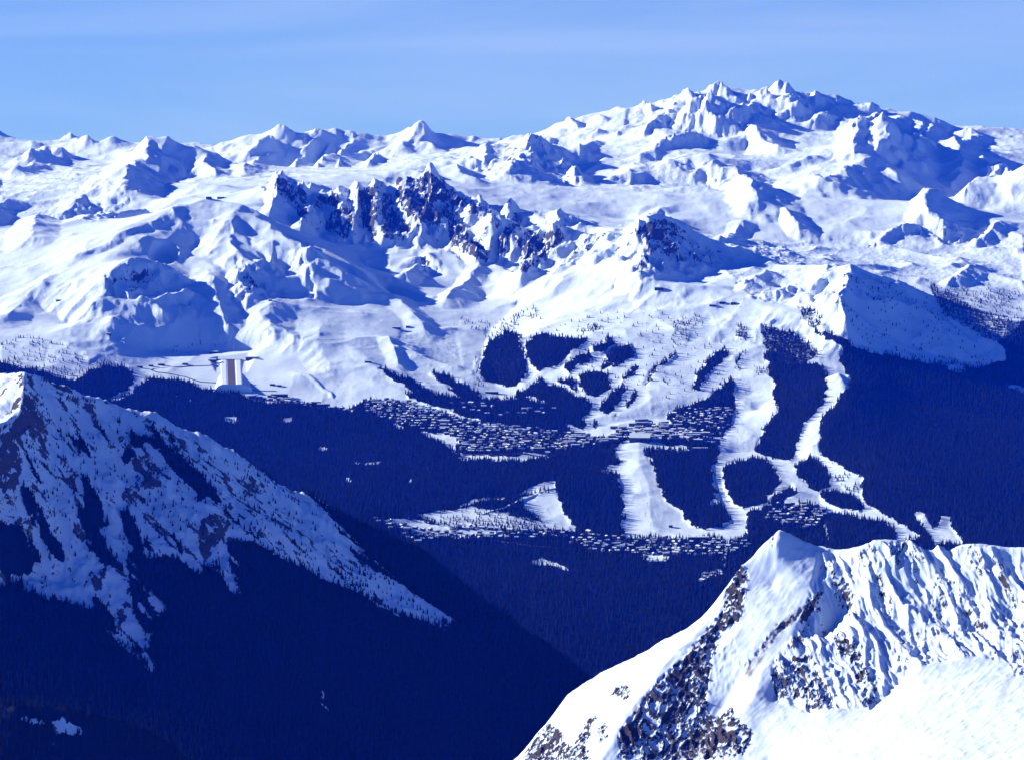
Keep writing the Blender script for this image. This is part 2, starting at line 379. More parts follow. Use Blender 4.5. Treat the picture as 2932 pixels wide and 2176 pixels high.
MAIN_TXT += """
# far left ranges
-1500,380,36 -500,400,36 -60,330,36 -30,350,36 0,371,36 30,390,36 60,410,36 120,414,36 160,402,36 185,383,36 202,370,36 225,388,36 240,394,36 300,407,36 345,412,36 400,410,36 450,404,36 480,398,36 510,412,36 545,408,36 573,404,36 600,416,36 700,440,34
-1500,430,34 0,440,34 300,440,34 600,440,33
-1500,420,28 -200,420,28 0,409,28 58,401,28 80,402,28 108,408,28 135,420,28 165,415,28 200,404,28 234,388,28 270,406,28 290,412,28 310,398,28 328,386,28 340,390,28 355,405,28 404,414,28 430,425,27 480,440,26
202,412,27.9 170,440,27.4 108,464,26.6
328,386,28 300,405,27.6 290,430,27.2
0,450,26.8 60,460,26.6 108,466,26.6 180,475,26.3 260,465,26.3 330,470,26
-1500,470,25 0,475,24.5 90,462,25 190,485,24 
-1500,500,22 0,510,21.5 100,497,21.8 150,470,22.5 200,480,22 300,485,21.5 360,470,21.6 418,434,21.4
418,434,21.4 449,427,21.4 508,410,21.4 530,412,21.4 544,420,21.4 593,432,21.4 620,437,21.3 642,464,21 700,485,20.6 760,492,20.4
418,434,21.4 427,460,21 391,496,20.3 365,525,19.8 355,537,19.6
470,500,20.2 510,540,19.5 440,545,19.4
560,470,20.9 540,500,20.2 600,510,20
-1500,560,18 0,545,18.3 100,530,18.6 200,520,19 280,520,18.8
-1500,600,16.5 0,560,17 80,560,16.8 150,540,17.2 240,540,17.1 310,512,17.6 345,525,17.4 370,545,17.1 400,560,16.8 480,570,16.4 560,556,16.4
310,512,17.6 345,560,16.7
234,541,16.9 216,581,16.2 171,604,15.8 108,644,15.2 80,680,14.7
300,590,15.9 380,620,15.4 420,645,15.0
250,580,16.3 330,600,15.8
500,605,14.9 420,640,14.4 360,655,14.0 
300,640,14.6 360,630,15.0
-1500,700,14.5 0,650,15 60,600,16
# range in the middle of the skyline
600,414,29.8 665,402,29.6 714,384,29.4 741,386,29.4 770,375,29.3 802,356,29.2 822,370,29.2 853,384,29.2 880,378,29.2 907,363,29.2 930,368,29.2 961,362,29.2 980,366,29.2 1000,370,29.2 1026,375,29.2 1060,380,29.2 1116,390,29.2 1150,374,29.2 1180,360,29.2 1205,351,29.2 1220,360,29.2 1246,375,29.2 1295,381,29.2 1322,386,29.2 1356,388,29.2 1399,397,29.2 1435,393,29 1457,402,29
606,440,29.0 640,470,28.0 700,492,27.6 760,488,27.9 830,490,28.1 960,480,28.2 1040,486,28.2
802,356,29.2 790,375,29.0 840,385,28.9 870,410,28.6 850,440,28.3
802,356,29.2 780,400,28.8 720,440,28.3 670,468,28.0
714,384,29.4 700,420,28.8 640,455,28.2
1026,375,29.2 1000,420,28.7 970,474,28.2
1000,370,29.2 950,420,28.8 910,460,28.4
1116,392,29.2 1110,430,28.6 1070,460,28.4 1040,484,28.2
961,362,29.2 930,420,28.7 895,465,28.3
1205,351,29.2 1185,385,28.8 1150,410,28.5 1110,440,28.2 1060,480,27.8
1205,351,29.2 1215,390,28.8 1225,425,28.4
1246,375,29.2 1235,430,28.5
1295,381,29.2 1270,440,28.4
1160,412,28.4 1200,445,27.9 1250,450,27.6
1356,388,29.2 1320,430,28.6
1399,397,29.2 1390,430,28.4
700,495,24 900,492,24 1100,480,24 1250,462,24 1400,450,25
600,500,22 760,505,21.5 900,500,21 1050,492,21 1150,480,21.2
# far gap
1435,400,40 1457,402,40 1480,406,40 1500,404,40 1530,400,40
# big massif on the right, skyline
1542,392,27 1560,377,27 1596,348,27 1628,341,27 1646,345,27 1664,332,27 1704,322,27 1740,314,27 1771,306,27 1796,311,27 1820,302,27 1843,296,27 1879,290,27 1900,288,27 1937,266,27 1955,268,27 1974,271,27 2007,266,27 2030,252,27 2053,240,27 2085,245,27 2132,254,27 2160,262,27 2187,246,27 2215,240,27 2234,231,27 2248,250,27 2271,267,27 2303,267,27 2338,257,27 2357,266,27 2398,263,27 2424,280,27 2461,303,27 2496,293,27 2526,301,27 2568,322,27 2609,317,27 2660,333,27 2730,360,27 2758,363,27 2799,358,27 2827,366,27 2932,370,27 3200,400,27 4400,440,27
2234,231,27 2190,262,26.6 2150,285,26.3 2110,310,26
2234,231,27 2240,262,26.6 2262,270,26.5
2338,257,27 2300,290,26.3 2330,310,25.9
2424,280,27 2380,310,26.2 2360,345,25.7 
2140,300,25.9 2250,310,25.8 2240,350,25.2 2180,345,25.2
2053,240,27 2010,275,26.4 1990,310,25.9
2496,293,27 2450,330,26.2 2430,360,25.6
2568,322,27 2500,340,26.3 2470,360,25.8
2609,317,27 2600,360,25.8 2560,400,25
2730,360,27 2700,395,26.2
2799,358,27 2780,400,26 2830,430,25
1628,341,27 1610,380,26.2 1640,400,25.6
1704,322,27 1690,360,26.2 1650,395,25.6
1771,306,27 1750,350,26.1 1700,390,25.5
1843,296,27 1830,340,26.1 1780,380,25.4
1937,266,27 1915,310,26.2 1880,340,25.7
1560,430,25.4 1620,420,25.4 1700,400,25.2 1800,370,25.2 1880,350,25.2 1960,320,25.4
# second tier
1640,430,24.2 1720,410,24.3 1800,385,24.4 1850,365,24.5 1920,340,24.6 1960,310,24.8 2000,290,24.8 2030,276,24.8 2047,271,24.8 2075,300,24.5 2100,325,24.3 2141,378,23.8 2190,400,23.4 2243,412,23 2252,442,22.4
2047,271,24.8 2040,320,24.2 2080,350,24.0 2141,378,23.8
1900,455,22.6 1990,420,22.8 2080,400,23.1 2141,380,23.8
2141,378,23.8 2135,420,22.9 2125,455,22.2
2110,330,24.1 2160,370,23.6 2230,430,22.6
1640,480,21.8 1760,455,22.2 1900,410,22.8 2000,380,23.2
1780,500,20.9 1900,460,21.6 1940,440,21.9
1900,400,22.4 1950,385,23.0
2250,360,24.6 2330,380,24.2 2400,380,24.2 2440,395,23.6
2290,430,22.6 2380,420,22.8
# third tier
1780,535,19.2 1850,490,20.2 1900,465,20.6 1946,452,20.8 1980,445,20.9 2007,437,20.9 2053,447,20.9 2122,462,20.7 2150,490,20.4 2180,521,20.0
1946,452,20.8 1990,500,20.2 2030,540,19.6
2007,437,20.9 2060,500,20.2 2100,550,19.5
2150,560,19.0 2180,523,19.9 
2200,500,20.2 2260,470,20.9 2330,440,21.4 2390,422,21.8 2438,398,22.0 2456,390,22.0 2490,385,22.0 2510,372,22.0 2521,368,22.0 2545,382,22.0 2595,405,22.0 2640,440,21.8
2438,398,22.0 2452,420,21.7 2490,442,21.2
2582,440,21.5 2590,475,21.0 2560,480,20.9
2190,560,18.2 2300,520,19.2 2340,480,20.2
2230,520,19.6 2280,480,20.5 
# fourth tier
2243,562,18.2 2317,540,18.8 2364,502,19.6 2400,480,20.0 2452,456,20.1 2475,450,20.1 2489,441,20.1 2510,448,20.1 2549,474,20.1 2619,516,19.9 2707,579,19.4
2489,441,20.1 2450,470,19.8 2400,500,19.4 2340,545,18.8
2360,560,18.6 2430,545,18.7 2500,560,18.5 2640,580,18.5 2680,585,18.7
2440,560,18.3 2420,535,18.9
2640,470,21.0 2660,405,23 2697,410,23 2767,423,23 2855,451,23 2901,479,22.8 2940,500,22.6 3200,480,22.6 4400,520,22.6
2590,480,20.9 2640,540,20.2 2720,585,19.6
2700,500,21.2 2760,540,20.6 
2827,553,20.2 2890,510,21.6
2720,585,19.4 2780,560,20.0 2827,553,20.2
# right edge crest
2734,581,18.6 2790,560,18.8 2850,538,19.0 2890,512,19.0 2932,486,19.0 3000,460,19.0 3400,470,19.0 4400,520,19
2760,600,18.0 2850,615,17.9 2932,625,17.9 3400,640,18
2830,545,18.9 2820,600,18.2
# ground falls away behind the crests
620,470,30.5 800,455,30.5 1000,450,30.5 1200,450,30.5 1440,450,30.5
1540,470,28.6 1800,420,28.6 2000,370,28.4 2234,350,28.2 2500,380,28.4 2700,430,28.6 2932,440,28.6 4400,500,28.6
0,470,31 300,460,31 560,470,31
-1500,540,44 600,540,44 1500,540,44 4400,540,44
560,500,25.4 300,500,24.2 100,500,24
"""
# spurs: crest path in the photograph (x,y in a 2226-wide view), height m, width of left flank, width of right (shaded) flank
SPURS_TXT = """
178,296 150,325 100,345 60,365 | 110 200 260
330,325 322,345 292,380 268,400 | 120 300 260
450,330 440,350 470,365 | 60 100 150
238,388 245,410 270,425 | 55 80 120
178,410 165,440 130,460 85,485 70,505 | 60 160 150
85,350 70,372 30,385 | 60 100 160
30,425 0,440 -40,470 | 60 80 150
440,432 370,465 290,495 240,520 160,560 | 22 160 70
283,560 255,590 232,625 205,660 | 22 90 120
512,445 505,500 500,530 540,580 525,620 | 42 120 160
800,615 760,590 700,560 620,510 560,465 | 55 100 240
548,578 522,600 532,635 | 45 80 130
600,640 580,690 600,740 | 22 120 130
120,600 60,640 10,690 | 25 160 120
400,650 380,700 350,740 | 18 120 120
700,690 690,740 720,790 | 16 120 120
840,725 855,755 870,790 | 18 60 60
610,388 600,420 590,445 | 70 70 110
690,425 672,455 652,478 | 65 60 90
740,415 735,450 | 45 40 60
770,412 778,450 762,480 | 60 50 80
815,412 815,460 835,500 | 75 60 95
875,388 888,430 910,470 | 80 70 90
935,380 935,420 922,460 | 75 60 90
1130,492 1060,462 1000,432 955,395 | 110 150 330
985,482 1000,520 1040,550 | 75 60 130
930,560 900,580 880,600 | 35 60 90
1120,462 1100,500 1088,530 | 60 40 70
1180,478 1160,510 1142,545 | 55 50 70
1240,482 1200,520 1150,570 1130,590 | 60 80 90
1050,560 1020,600 970,640 | 45 80 160
1427,476 1385,507 1415,537 1380,572 1395,602 | 60 90 320
1300,500 1250,545 1200,590 | 25 60 60
1690,577 1640,592 1620,612 | 45 60 140
1730,610 1690,625 1650,630 | 30 50 80
1848,577 1830,605 1835,640 1815,665 | 70 130 330
1990,482 1940,500 1900,520 | 45 60 100
2022,432 2010,452 2050,480 | 80 110 260
2180,470 2150,500 2120,520 | 45 70 110
2140,560 2090,590 2060,610 | 35 60 120
1695,440 1720,470 1740,490 | 55 80 130
1620,470 1600,500 1560,520 | 30 90 90
1460,440 1420,460 1400,480 | 30 90 110
1535,335 1560,360 1600,400 1640,425 | 110 160 320
1380,345 1360,375 1320,400 | 50 140 140
1965,312 1930,296 1912,284 1870,296 1855,304 | 150 150 380
1892,337 1830,362 1790,387 1760,412 | 130 170 420
2240,367 2180,387 2100,432 | 100 100 260
2060,312 2092,345 2082,380 | 70 140 220
2130,330 2150,360 2130,400 | 60 110 180
2010,255 1990,290 1960,310 | 60 120 160
1780,330 1740,345 1700,355 | 50 100 150
1152,292 1148,320 1155,345 1130,370 1110,390 | 130 190 380
1075,320 1050,345 1010,355 | 60 100 130
1210,347 1240,380 1250,400 | 75 70 170
970,355 1000,375 1040,390 | 35 120 120
905,270 928,300 945,330 | 60 140 160
850,320 820,345 800,362 | 60 80 100
850,300 800,290 770,284 740,330 700,362 | 90 80 260
610,272 598,290 560,305 | 90 150 190
690,285 665,330 645,362 | 70 70 110
720,300 700,340 690,365 | 50 40 60
760,300 745,335 735,365 | 50 40 60
530,335 560,320 | 40 80 100
1562,186 1525,215 1490,240 | 80 110 180
1640,205 1610,235 1580,250 | 50 60 90
1695,181 1715,200 1730,215 | 60 150 150
1770,198 1740,225 1700,235 | 60 70 110
1840,205 1800,240 1760,255 | 60 80 130
1905,226 1870,250 1850,270 | 60 80 150
1960,245 1930,275 1900,290 | 50 100 140
2040,270 2010,300 1990,320 | 50 100 140
2130,280 2110,300 2080,320 | 50 100 140
1545,212 1530,240 1575,265 | 70 90 160
1620,262 1650,290 1690,315 | 70 120 200
1212,264 1195,290 | 40 50 80
1270,247 1245,280 | 45 60 90
1330,238 1305,275 1285,292 | 45 60 90
1400,226 1375,260 1340,285 | 50 60 100
1470,207 1445,245 1400,275 | 60 70 120
1300,300 1260,325 | 40 80 90
1450,290 1420,320 1380,335 | 50 110 130
1850,790 1870,850 1900,900 | 0 60 60
600,330 560,355 530,365 | 50 110 130
700,395 680,410 640,420 | 35 60 90
629,806 670,817 691,829 701,839 720,848 723,858 | 7 14 10
452,575 470,640 490,690 | 42 150 100
560,640 600,700 640,745 | 14 120 60
860,640 900,680 930,720 | 22 90 90
1545,192 1560,187 1575,194 | 90 90 110 0.45
1480,210 1492,206 1505,214 | 70 70 90 0.45
1680,190 1695,184 1712,196 | 110 100 130 0.45
1640,205 1655,200 1668,205 | 60 60 80 0.45
1762,203 1775,199 1790,206 | 75 80 100 0.45
1812,208 1824,204 1838,214 | 70 80 90 0.45
1885,232 1897,227 1912,236 | 80 90 110 0.45
1225,268 1238,264 1252,270 | 60 60 80 0.45
1290,256 1300,252 1312,258 | 45 60 70 0.45
1395,232 1405,228 1418,234 | 50 60 80 0.45
1138,300 1153,294 1166,304 | 70 90 110 0.45
596,280 609,275 622,284 | 70 80 100 0.45
680,288 690,284 702,290 | 50 60 80 0.45
902,278 914,272 928,282 | 60 80 100 0.45
2090,290 2105,287 2120,294 | 50 90 110 0.45
165,302 178,298 192,306 | 60 80 90 0.45
1890,292 1911,285 1932,298 | 60 90 120 0.5
"""
LEFT_TXT = """
-1500,1300,5.7 -700,1130,5.4 -300,1085,5.3 0,1064,5.2 40,1061,5.15 81,1058,5.1 130,1070,5.12 180,1092,5.15 252,1125,5.2 359,1160,5.25 449,1180,5.3 517,1213,5.3 584,1240,5.3 674,1280,5.35 728,1318,5.35 786,1358,5.4 853,1398,5.4 948,1432,5.45 1050,1488,5.45 1159,1552,5.5 1195,1575,5.5 1300,1640,5.5 1420,1730,5.5 1540,1830,5.45 1700,1950,5.4 1900,2100,5.3
81,1058,5.1 67,1082,5.05 70,1131,4.98 40,1185,4.9 9,1216,4.84 -40,1280,4.78 -120,1400,4.65 -260,1600,4.45
-300,1300,5.0 -500,1500,4.8 -800,1700,4.6 -1500,1900,4.4
-100,1720,4.5 0,1660,4.60 150,1650,4.64 320,1680,4.62 560,1700,4.66 700,1700,4.73 900,1720,4.82 1100,1770,4.95 1300,1830,5.05 1500,1930,5.1
# ribs and gullies of the shaded face
252,1125,5.2 215,1210,5.08 255,1300,4.99 300,1390,4.91 350,1480,4.85
160,1090,5.15 130,1200,5.01 150,1350,4.87 190,1480,4.77
300,1180,5.16 330,1260,5.08 380,1350,5.01 420,1450,4.93 
420,1190,5.24 450,1280,5.12 500,1350,5.06 570,1430,4.99 650,1520,4.93
517,1230,5.28 580,1310,5.2 660,1390,5.13 740,1480,5.05 850,1580,5.0
590,1260,5.28 670,1350,5.24 780,1450,5.2 900,1560,5.16 1050,1660,5.12
-1500,2280,4.0 0,2200,3.95 600,2190,4.1 1000,2190,4.35 1500,2190,4.7 2100,2300,4.7
-1500,1900,3.4 -200,1990,3.3 0,2005,3.3 100,2010,3.3 190,2020,3.3 352,2050,3.3 440,2088,3.3 478,2108,3.3 547,2180,3.3 700,2400,3.3 1200,2700,3.2 2400,2800,3.2
-1500,2500,3.0 2400,3200,3.0
-1500,2300,3.65 0,2240,3.65 500,2260,3.7
-1500,2350,6.2 0,2450,6.1 1000,2600,6.0 2400,2700,6.0
"""
NEAR_TXT = """
1300,2420,3.35 1400,2270,3.33 1462,2176,3.32 1503,2147,3.32 1531,2095,3.33 1572,2054,3.34 1627,1985,3.36 1680,1950,3.38 1730,1921,3.40 1827,1872,3.43 1916,1826,3.46 2033,1770,3.48 2110,1740,3.46
2231,1507,3.45 2198,1545,3.43 2171,1572,3.41 2123,1613,3.38 2095,1650,3.36 2082,1690,3.34 2074,1720,3.33 2040,1765,3.31 1950,1850,3.25 1880,1930,3.20 1800,2030,3.15 1750,2110,3.10 1715,2180,3.06 1650,2300,3.0 1500,2600,2.85
2150,1640,3.37 2110,1740,3.31 2050,1850,3.25
1600,2176,3.19 1640,2080,3.24 1720,2000,3.29 1800,1940,3.33 1900,1880,3.37
1880,2176,3.06 1930,2080,3.11 1990,1990,3.16
# crest to the right of the summit
2231,1507,3.45 2253,1520,3.46 2308,1545,3.48 2363,1565,3.50 2391,1572,3.5 2432,1569,3.5 2474,1558,3.5 2501,1543,3.5 2530,1541,3.5 2584,1546,3.5 2639,1562,3.5 2708,1567,3.5 2749,1555,3.5 2790,1551,3.5 2818,1553,3.5 2873,1565,3.5 2932,1565,3.5 3200,1550,3.5 3600,1600,3.5 4400,1700,3.5
2231,1507,3.45 2230,1560,3.415 2225,1620,3.385 2215,1680,3.36
# gully under the summit, then the long rib right of it
2285,1575,3.44 2250,1650,3.375 2205,1750,3.305 2165,1850,3.235 2110,1950,3.175 2040,2070,3.11 1985,2176,3.05
2391,1572,3.5 2378,1620,3.46 2350,1680,3.40 2305,1745,3.335 2240,1830,3.258 2185,1920,3.185 2150,2000,3.13 2110,2090,3.06 2080,2180,3.0
2430,1640,3.455 2400,1750,3.39 2350,1850,3.33
# cliff ribs
2501,1543,3.5 2500,1640,3.44 2520,1740,3.385 2560,1840,3.32
2584,1546,3.5 2600,1620,3.455 2640,1700,3.41 2680,1800,3.35
2749,1555,3.5 2700,1620,3.47 2730,1700,3.42 2790,1800,3.36
2873,1565,3.5 2880,1640,3.455 2920,1750,3.39
2450,1700,3.40 2480,1850,3.29 2500,1960,3.22
# foot of the cliffs, top of the snow fan
2219,1999,3.155 2308,2036,3.14 2384,2023,3.16 2487,2026,3.17 2535,1999,3.19 2584,1944,3.22 2625,1916,3.24 2673,1889,3.26 2797,1875,3.28 2914,1882,3.28 3200,1880,3.28 4400,1950,3.2
2200,2180,3.01 2400,2176,2.98 2650,2176,2.94 2932,2176,2.90 3300,2176,2.86 4400,2250,2.8
1000,2900,2.8 2000,2900,2.75 3000,2800,2.7 4400,2800,2.65
1000,2800,3.6 1700,2300,3.9 2300,1900,3.9 2900,1850,3.95 4400,1950,4.0
1000,2900,4.3 2000,2700,4.4 3000,2600,4.5 4400,2600,4.5
"""
def s_of(px): return (px - W0 / 2) / FPX
t_ = time.time()
def squeeze(lines):      # ranges beyond the rocky crest compressed in depth: steeper faces fall into shade
    return [[(x, y, d if d < 14.6 else 14.6 + (d - 14.6) * 0.5) for x, y, d in l] for l in lines]
main = Sheet(s_of(-1500), s_of(4400), 900, 5500, 30000, 1000, squeeze(parse(MAIN_TXT)), 90)
left = Sheet(s_of(-1500), s_of(2400), 420, 2950, 6400, 360, parse(LEFT_TXT), 120)
def lean(lines):         # the crest right of the summit swings a little towards us
    return [[(x, y, d - 0.055 * min(1, max(0, (x - 2080) / 250)) - 0.03 * min(1, max(0, (x - 2231) / 150)) - 0.12 * min(1.4, max(0, (x - 2260) / 700)) if d < 3.56 else d) for x, y, d in l] for l in lines]
near = Sheet(s_of(1000), s_of(4400), 560, 2500, 4600, 620, lean(parse(NEAR_TXT)), 120)
print("solve", time.time() - t_)

# ---- painted regions in photograph pixels: polygons of forest, snow, rock, roughness
RX0, RY0, RS = -1000.0, 200.0, 2.0
RW, RH = int(4900 / RS), int(2100 / RS)
_yy, _xx = np.mgrid[0:RH, 0:RW]
def poly_mask(pts):
    P = (np.array(pts, float) - [RX0, RY0]) / RS
    x0, y0 = np.maximum(np.floor(P.min(0)).astype(int), 0); x1, y1 = np.ceil(P.max(0)).astype(int) + 1
    x1 = min(x1, RW); y1 = min(y1, RH)
    if x1 <= x0 or y1 <= y0: return (slice(0, 0), slice(0, 0)), np.zeros((0, 0), bool)
    yy, xx = _yy[y0:y1, x0:x1], _xx[y0:y1, x0:x1]
    ins = np.zeros(yy.shape, bool)
    n = len(P)
    for i in range(n):
        ax, ay = P[i]; bx_, by_ = P[(i + 1) % n]
        if ay == by_: continue
        c = ((ay > yy) != (by_ > yy)) & (xx < (bx_ - ax) * (yy - ay) / (by_ - ay) + ax)
        ins ^= c
    return (slice(y0, y1), slice(x0, x1)), ins
def strip(pts, w):
    """polygon of a band of width w along a polyline; w may be one number per point"""
    P = np.array(pts, float); n = len(P)
    wv = np.full(n, w, float) if np.isscalar(w) else np.array(w, float)
    d = np.gradient(P, axis=0); L = np.hypot(d[:, 0], d[:, 1])[:, None]; d = d / np.maximum(L, 1e-6)
    nn = np.stack([-d[:, 1], d[:, 0]], 1) * wv[:, None] / 2
    return np.concatenate([P + nn, (P - nn)[::-1]])
def pts(txt, sx=1.0, sy=None, ox=0.0, oy=0.0):
    sy = sx if sy is None else sy
    return [(float(t.split(',')[0]) * sx + ox, float(t.split(',')[1]) * sy + oy) for t in txt.split()]
def z5(t): return pts(t, 1 / 2.226, None, 900, 750)
def z6(t): return pts(t, 1 / 1.9435, None, 1800, 750)
def z4(t): return pts(t, 1 / 2.226, None, 0, 700)
def zF(t): return pts(t, 1.3172)
def z7(t): return pts(t, 1 / 1.59, None, 0, 1300)
def z8(t): return pts(t, 1 / 1.453, None, 1400, 1400)
def z2(t): return pts(t, 1 / 2.226, None, 900, 150)
def z3(t): return pts(t, 1 / 2.157, None, 1900, 150)
def z1(t): return pts(t, 1 / 2.226, None, 0, 150)
def paint(layers, blur=1):
    R = np.zeros((RH, RW), np.float32)
    for v, p in layers:
        sl, m = poly_mask(p)
        R[sl] = np.where(m, v, R[sl])
    for _ in range(blur):
        q = np.pad(R, 1, mode='edge'); q = (q[:, :-2] + 2 * q[:, 1:-1] + q[:, 2:]) / 4
        R = (q[:-2] + 2 * q[1:-1] + q[2:]) / 4
    return R
def look(R, px, py):
    i = np.clip(((px - RX0) / RS).astype(int), 0, RW - 1); j = np.clip(((py - RY0) / RS).astype(int), 0, RH - 1)
    return R[j, i]

